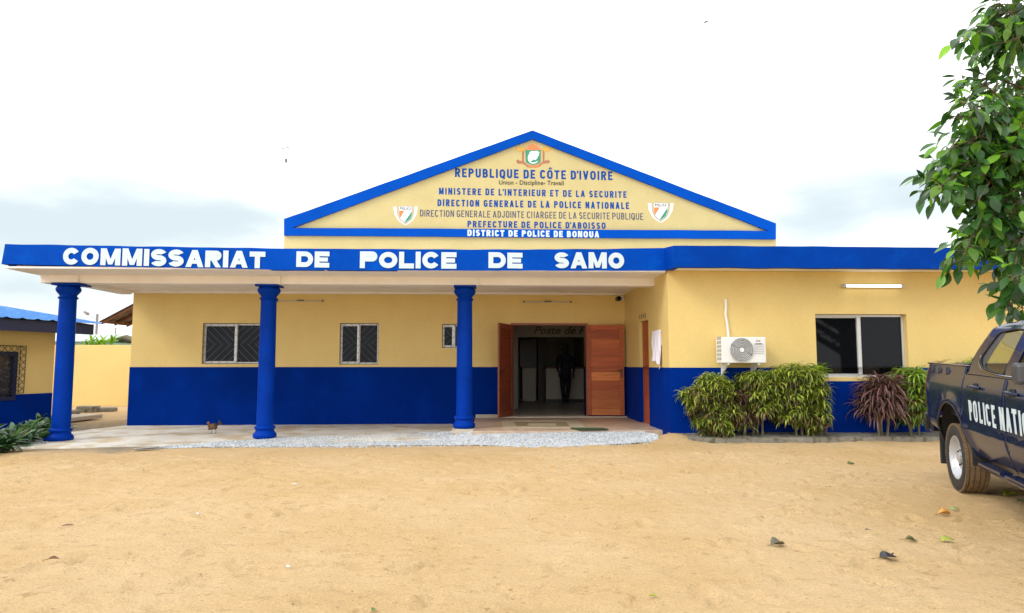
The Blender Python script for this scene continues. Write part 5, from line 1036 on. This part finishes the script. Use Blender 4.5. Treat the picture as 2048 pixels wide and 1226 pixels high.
for sg in (-1, 1):
    # load bed side, with its wheel arch
    bp = [(-1.145, .66), (-1.165, .9), (-1.15, 1.25), (-1.11, 1.34), (-1.04, 1.372), (.0, 1.372), (.285, 1.365), (.285, 1.3), (.285, .86)] + [p for p in arc(CR_, 36, 190) if p[0] < .284] + [(-.6, .3), (-.67, .34), (-.62, .6)]
    bo = panel('bed_side', bp, m_car, Wd, sg, parent=tr_)
    obj('bed_rail', MB().box(-1.04, .28, min(sg * .78, sg * .872), max(sg * .78, sg * .872), 1.366, 1.384), m_carb if False else m_car, bo, world=False, bevel=.008)
    for s in (-.8, -.52, -.24): panel('rail_dark_patch', [(s - .1, 1.34), (s - .01, 1.352), (s + .08, 1.315), (s + .05, 1.27), (s - .04, 1.262), (s - .06, 1.31)], m_navy, Wd, sg, off=.004, thick=.002, parent=bo)  # thin dark shapes laid on the bed side below the rail
    dl = MB(); pts = arc(CR_, 10, 178, 30, AR + .005); dl.tube([(a, sg * (Wd(a, b_) - .012), b_) for a, b_ in pts], .016, 6); obj('wheel_arch_lip', dl, m_carb, bo, world=False, smooth=60)
    mf = MB().box(-.61, -.58, min(sg * .62, sg * .9), max(sg * .62, sg * .9), .2, .72); obj('mud_flap', mf, m_carb, bo, world=False, bevel=.012)
    for c1 in (CR_, WB):
        pts = arc(c1, -5, 185, 24, AR + .03); obj('arch_liner', MB().add([v for a, b_ in pts for v in ((a, sg * .9, b_), (a, sg * .45, b_))], [(2 * i, 2 * i + 1, 2 * i + 3, 2 * i + 2) for i in range(len(pts) - 1)]), m_carb, tr_, world=False, fix=False)
    # tail lamp
    panel('tail_lamp', [(-1.172, .93), (-1.172, 1.25), (-1.155, 1.33), (-1.09, 1.31), (-1.1, 1.1), (-1.12, .95)], m_tail, Wd, sg, off=.004, thick=.03, parent=tr_)
    # doors
    rd = panel('door', [(.296, 1.292), (.296, .86)] + [p for p in arc(CR_, 37, 10)[::-1][::-1] if p[0] > .297] + [(.405, .47), (1.27, .45), (1.295, .7), (1.3, 1.292)], m_car, Wd, sg, parent=tr_)
    fd = panel('door', [(1.312, 1.292), (1.307, .7), (1.282, .45), (2.06, .44), (2.16, .7), (2.18, 1.0), (2.14, 1.292)], m_car, Wd, sg, parent=tr_)
    for d_, hs in ((rd, .64), (fd, 1.47)):
        hb = MB(); y = sg * Wd(hs, 1.17); c_ = [(hs - .1, y + sg * .004, 1.175), (hs - .08, y + sg * .035, 1.18), (hs, y + sg * .045, 1.182), (hs + .08, y + sg * .035, 1.18), (hs + .1, y + sg * .004, 1.175)]; hb.tube(c_, [.012, .017, .018, .017, .012], 8); h_ = obj('door_handle', hb, m_car, d_, world=False, smooth=60)
        cup = MB().lathe([(.075, 0), (.07, .003), (.01, .004)], (0, 0, 0), 24, 'y'); cup.v = [(hs - .01 + x, y + sg * .001 + sg * yy_, 1.165 + z * .75) for x, yy_, z in cup.v]; obj('handle_recess', cup, m_carb, d_, world=False)
    panel('front_wing', [(2.155, 1.292), (2.195, 1.0), (2.175, .7), (2.08, .46), (2.29, .46)] + arc(WB, 172, 8) + [(3.74, .5), (4.0, .52), (4.08, .75), (4.05, 1.0), (3.7, 1.1), (2.95, 1.17), (2.7, 1.2), (2.2, 1.292)], m_car, Wd, sg, parent=tr_)
    # cab side above the doors, with its two window openings
    rw = [(.54, 1.48), (.57, 1.43), (.68, 1.37), (.9, 1.345), (1.18, 1.33), (1.2, 1.735), (1.0, 1.745), (.72, 1.725), (.66, 1.70)]; fw_ = [(1.36, 1.32), (2.06, 1.325), (2.2, 1.335), (1.95, 1.57), (1.78, 1.70), (1.55, 1.735), (1.36, 1.74)]
    cs = panel('cab_side', [(.30, 1.30), (.31, 1.40), (.36, 1.58), (.43, 1.75), (.5, 1.80), (.9, 1.825), (1.3, 1.83), (1.7, 1.815), (1.88, 1.77), (2.33, 1.46), (2.72, 1.2), (2.2, 1.296), (1.2, 1.296)], m_car, Wg, sg, holes=[rw, fw_], parent=tr_, thick=.03)
    for w_ in (rw, fw_):
        panel('window', w_, m_cglass, Wg, sg, off=-.014, thick=0, parent=cs); tb_ = MB(); tb_.tube([(a, sg * (Wg(a, b_) + .002), b_) for a, b_ in w_ + w_[:1]], .009, 6); obj('window_seal', tb_, m_carb, cs, world=False, smooth=60)
    tb_ = MB().tube([(a, sg * (Wg(a, b_) + .006), b_) for a, b_ in [(.52, 1.49), (.55, 1.42), (.67, 1.355), (.9, 1.33), (1.18, 1.317), (2.1, 1.31)]], .007, 6); obj('window_trim', tb_, m_chr, cs, world=False, smooth=60)
    panel('quarter_glass', [(.55, 1.485), (.58, 1.435), (.67, 1.38), (.8, 1.725), (.72, 1.718), (.67, 1.695)], m_carg, Wg, sg, off=-.006, thick=.004, parent=cs)
    # mirror
    mr_b = MB().box(2.02, 2.13, min(sg * .94, sg * 1.13), max(sg * .94, sg * 1.13), 1.29, 1.46); mo = obj('mirror', mr_b, m_carg, tr_, world=False, bevel=.03); obj('mirror_arm', MB().tube([(2.12, sg * .85, 1.32), (2.08, sg * .98, 1.33)], .03, 8), m_carb, mo, world=False)
    # side step
    so_ = MB().tube([(.62, sg * .84, .43), (.7, sg * .9, .42), (1.3, sg * .91, .415), (2.2, sg * .91, .41), (2.4, sg * .84, .42)], [.03, .045, .045, .045, .03], 8); so_.v = [(x, y, .42 + (z - .42) * .6) for x, y, z in so_.v]; so_.box(.75, 1.25, min(sg * .86, sg * .96), max(sg * .86, sg * .96), .435, .455).box(1.36, 2.2, min(sg * .86, sg * .96), max(sg * .86, sg * .96), .435, .455)
    obj('side_step', so_, m_car, tr_, world=False, smooth=50)
    panel('sill', [(.53, .36), (2.5, .36), (2.5, .45), (.5, .465)], m_car, lambda s, z: Wd(1, z) - .03, sg, parent=tr_)
    # lettering over both doors, following the panel
    lm = MB(); L0, L1 = .475, 2.26
    for p, n_ in strokes('POLICE NATIONALE', L1 - L0, .21, .04, .03, .085):
        q_ = [((L0 + a if sg < 0 else L1 - a), .835 + b_) for a, b_ in p]; lm.add([(a, sg * (Wd(a, b_) + .004 + n_ * .00005), b_) for a, b_ in q_], [tuple(range(len(p)))])
    obj('lettering', lm, m_letter, tr_, world=False, fix=False)
# roof, screens, bonnet, ends
def skin_grid(name, rows, mat, parent=None, smooth=50, thick=.02):
    mb = MB(); nc = len(rows[0]); mb.add([p for r_ in rows for p in r_], [(j * nc + i, j * nc + i + 1, (j + 1) * nc + i + 1, (j + 1) * nc + i) for j in range(len(rows) - 1) for i in range(nc - 1)]); o = obj(name, mb, mat, parent or tr_, world=False, smooth=smooth)
    if thick: so = o.modifiers.new('solid', 'SOLIDIFY'); so.thickness = thick; so.offset = -1 if o.data.polygons[0].normal.z > 0 else 1
    return o
rows = []
for s, z in ((.43, 1.748), (.5, 1.798), (.9, 1.823), (1.3, 1.828), (1.7, 1.813), (1.88, 1.768)): w_ = Wg(s, z) - .004; rows.append([(s, w_ * k / 6, z + .035 * (1 - (k / 6) ** 2) - .002) for k in range(-6, 7)])
skin_grid('roof', rows, m_car)
ws = MB().add([(1.89, -.6, 1.765), (1.89, .6, 1.765), (2.72, .78, 1.2), (2.72, -.78, 1.2)], [(0, 1, 2, 3)]); obj('windscreen', ws, m_cglass, tr_, world=False)
rg_ = MB(); rg_.add([(.37, -.75, 1.58), (.37, .75, 1.58), (.44, .66, 1.745), (.44, -.66, 1.745)], [(0, 1, 2, 3)]); rg_.add([(.31, -.8, 1.38), (.31, .8, 1.38), (.37, .75, 1.58), (.37, -.75, 1.58)], [(0, 1, 2, 3)]); obj('rear_screen', rg_, m_cglass, tr_, world=False)
rows = []
for s, z in ((2.72, 1.205), (3.1, 1.19), (3.5, 1.14), (3.85, 1.07), (4.06, .98)): w_ = min(Wd(s, min(z, 1.19)), .9) - .012; rows.append([(s, w_ * k / 6, z + .03 * (1 - (k / 6) ** 2) - .012 * abs(k / 6) ** 4) for k in range(-6, 7)])
skin_grid('bonnet', rows, m_car)
rows = [[(4.08 + .1 * (1 - (k / 6) ** 2), .8 * k / 6, z) for k in range(-6, 7)] for z in (.45, .6, .8, .98)]; skin_grid('grille', rows, m_carb, thick=0)
obj('front_bumper', MB().box(4.02, 4.25, -.82, .82, .42, .66), m_car, tr_, world=False, bevel=.06)
for sg in (-1, 1): obj('headlight', MB().box(4.0, 4.13, min(sg * .5, sg * .78), max(sg * .5, sg * .78), .82, .97), m_alu, tr_, world=False, bevel=.03)
obj('tailgate', MB().box(-1.165, -1.11, -.8, .8, .78, 1.37), m_car, tr_, world=False, bevel=.015)
obj('rear_bumper', MB().box(-1.3, -1.12, -.84, .84, .5, .70), m_car, tr_, world=False, bevel=.03)
for sg in (-1, 1): obj('bumper_end', MB().prism([(-1.31, sg * .845, .52), (-1.25, sg * .88, .5), (-1.13, sg * .9, .62), (-1.13, sg * .9, .73), (-1.27, sg * .875, .74), (-1.32, sg * .84, .7)], (0, -sg * .12, 0)), m_carb, tr_, world=False, bevel=.012)
for x, yy_ in ((1.55, -.38), (1.55, .38), (.75, -.4), (.75, .4)):
    se = MB().box(x - .25, x + .25, yy_ - .25, yy_ + .25, .65, .82).box(x - .3, x - .18, yy_ - .24, yy_ + .24, .8, 1.33); o = obj('seat', se, m_seat, tr_, world=False, bevel=.05); obj('headrest', MB().box(x - .3, x - .2, yy_ - .12, yy_ + .12, 1.36, 1.52), m_seat, o, world=False, bevel=.04)
obj('dashboard', MB().box(2.2, 2.7, -.75, .75, .9, 1.17), m_carb, tr_, world=False, bevel=.05); obj('steering_wheel', MB().tube([(2.05 + .08 * math.sin(t * .393), .38 + .18 * math.cos(t * .393), 1.12 + .16 * math.sin(t * .393)) for t in range(17)], .014, 8), m_carb, tr_, world=False, smooth=60)
obj('exhaust', MB().tube([(.6, -.5, .34), (1.3, -.5, .33), (2.2, -.45, .36)], .045, 10).box(.75, 1.15, -.62, -.36, .27, .42), m_carb, tr_, world=False, smooth=50)
# lengths are laid out on a short wheelbase above; stretch doors and bed to the real proportions
def stretch(o):
    for ch in o.children:
        for v in ch.data.vertices: x = v.co.x; v.co.x = 1.15 * x if x < 2.2 else 2.53 + (x - 2.2) * .8
        ch.data.update(); stretch(ch)
bpy.context.view_layer.update(); stretch(tr_)
# wheels
RT_ = .37
for i, (s, sg) in enumerate(((CR_ * 1.15, -1), (CR_ * 1.15, 1), (2.53 + (WB - 2.2) * .8, -1), (2.53 + (WB - 2.2) * .8, 1))):
    c_ = (s, sg * .79, RT_ - .006 + (s * .0262)); f_ = lambda prof: [(r, -sg * -1 * h_ if False else sg * h_) for r, h_ in prof]
    rim = MB().lathe(f_([(.232, .1), (.238, .105), (.232, .109), (.222, .1), (.212, .073), (.198, .035), (.185, .02), (.165, .025), (.14, .043), (.12, .06), (.095, .065), (.075, .055), (.06, .057), (.058, .08), (.05, .085), (.001, .085)]), c_, 48, 'y', cap=False)
    w_ = obj('wheel', rim, m_rim, tr_, world=False, smooth=40)
    disc_mb = MB()
    for k in range(10): a = k * math.pi / 5; disc_mb.tube([(c_[0] + .168 * math.cos(a), c_[1] + sg * .02, c_[2] + .168 * math.sin(a)), (c_[0] + .168 * math.cos(a), c_[1] + sg * .0285, c_[2] + .168 * math.sin(a))], .02, 10)  # dark discs on the rim stand in for its shaded openings
    for k in range(6): a = k * math.pi / 3 + .3; disc_mb.tube([(c_[0] + .085 * math.cos(a), c_[1] + sg * .06, c_[2] + .085 * math.sin(a)), (c_[0] + .085 * math.cos(a), c_[1] + sg * .073, c_[2] + .085 * math.sin(a))], .011, 6)
    obj('wheel_dark_disc', disc_mb, m_dark, w_, world=False, smooth=50)
    ty = MB().lathe(f_([(.236, .09), (.24, .108), (.265, .117), (.3, .119), (.332, .114), (.347, .107), (.351, .106)]), c_, 56, 'y', cap=False); ty.lathe(f_([(.351, -.106), (.332, -.114), (.3, -.119), (.26, -.116), (.236, -.09), (.2, -.08)]), c_, 56, 'y', cap=False); obj('tyre', ty, m_tyre, w_, world=False, smooth=40)
    prof = [(.351, .1065)]; 
    for a, b_ in ((.105, .076), (.070, .029), (.023, -.023), (-.029, -.070), (-.076, -.105)): prof += [(.357, a), (RT_ - .006 * (abs(a) / .105) ** 3, a - .003), (RT_ - .006 * (abs(b_) / .105) ** 3, b_ + .003), (.357, b_)]
    prof += [(.351, -.1065)]
    td = MB().lathe(f_(prof), c_, 96, 'y', cap=False)
    for k in range(72):   # shoulder blocks
        a = k * 2 * math.pi / 72; ca, sa = math.cos(a), math.sin(a)
        for yy_ in (.096, -.096):
            mt = Matrix.Translation((c_[0] + ca * .3635, c_[1] + yy_, c_[2] + sa * .3635)) @ Matrix.Rotation(-a, 4, 'Y'); td.box(-.012, .009, -.0145, .0145, -.0105, .0105, mt)
    obj('tyre_tread', td, m_tread, w_, world=False, smooth=40)
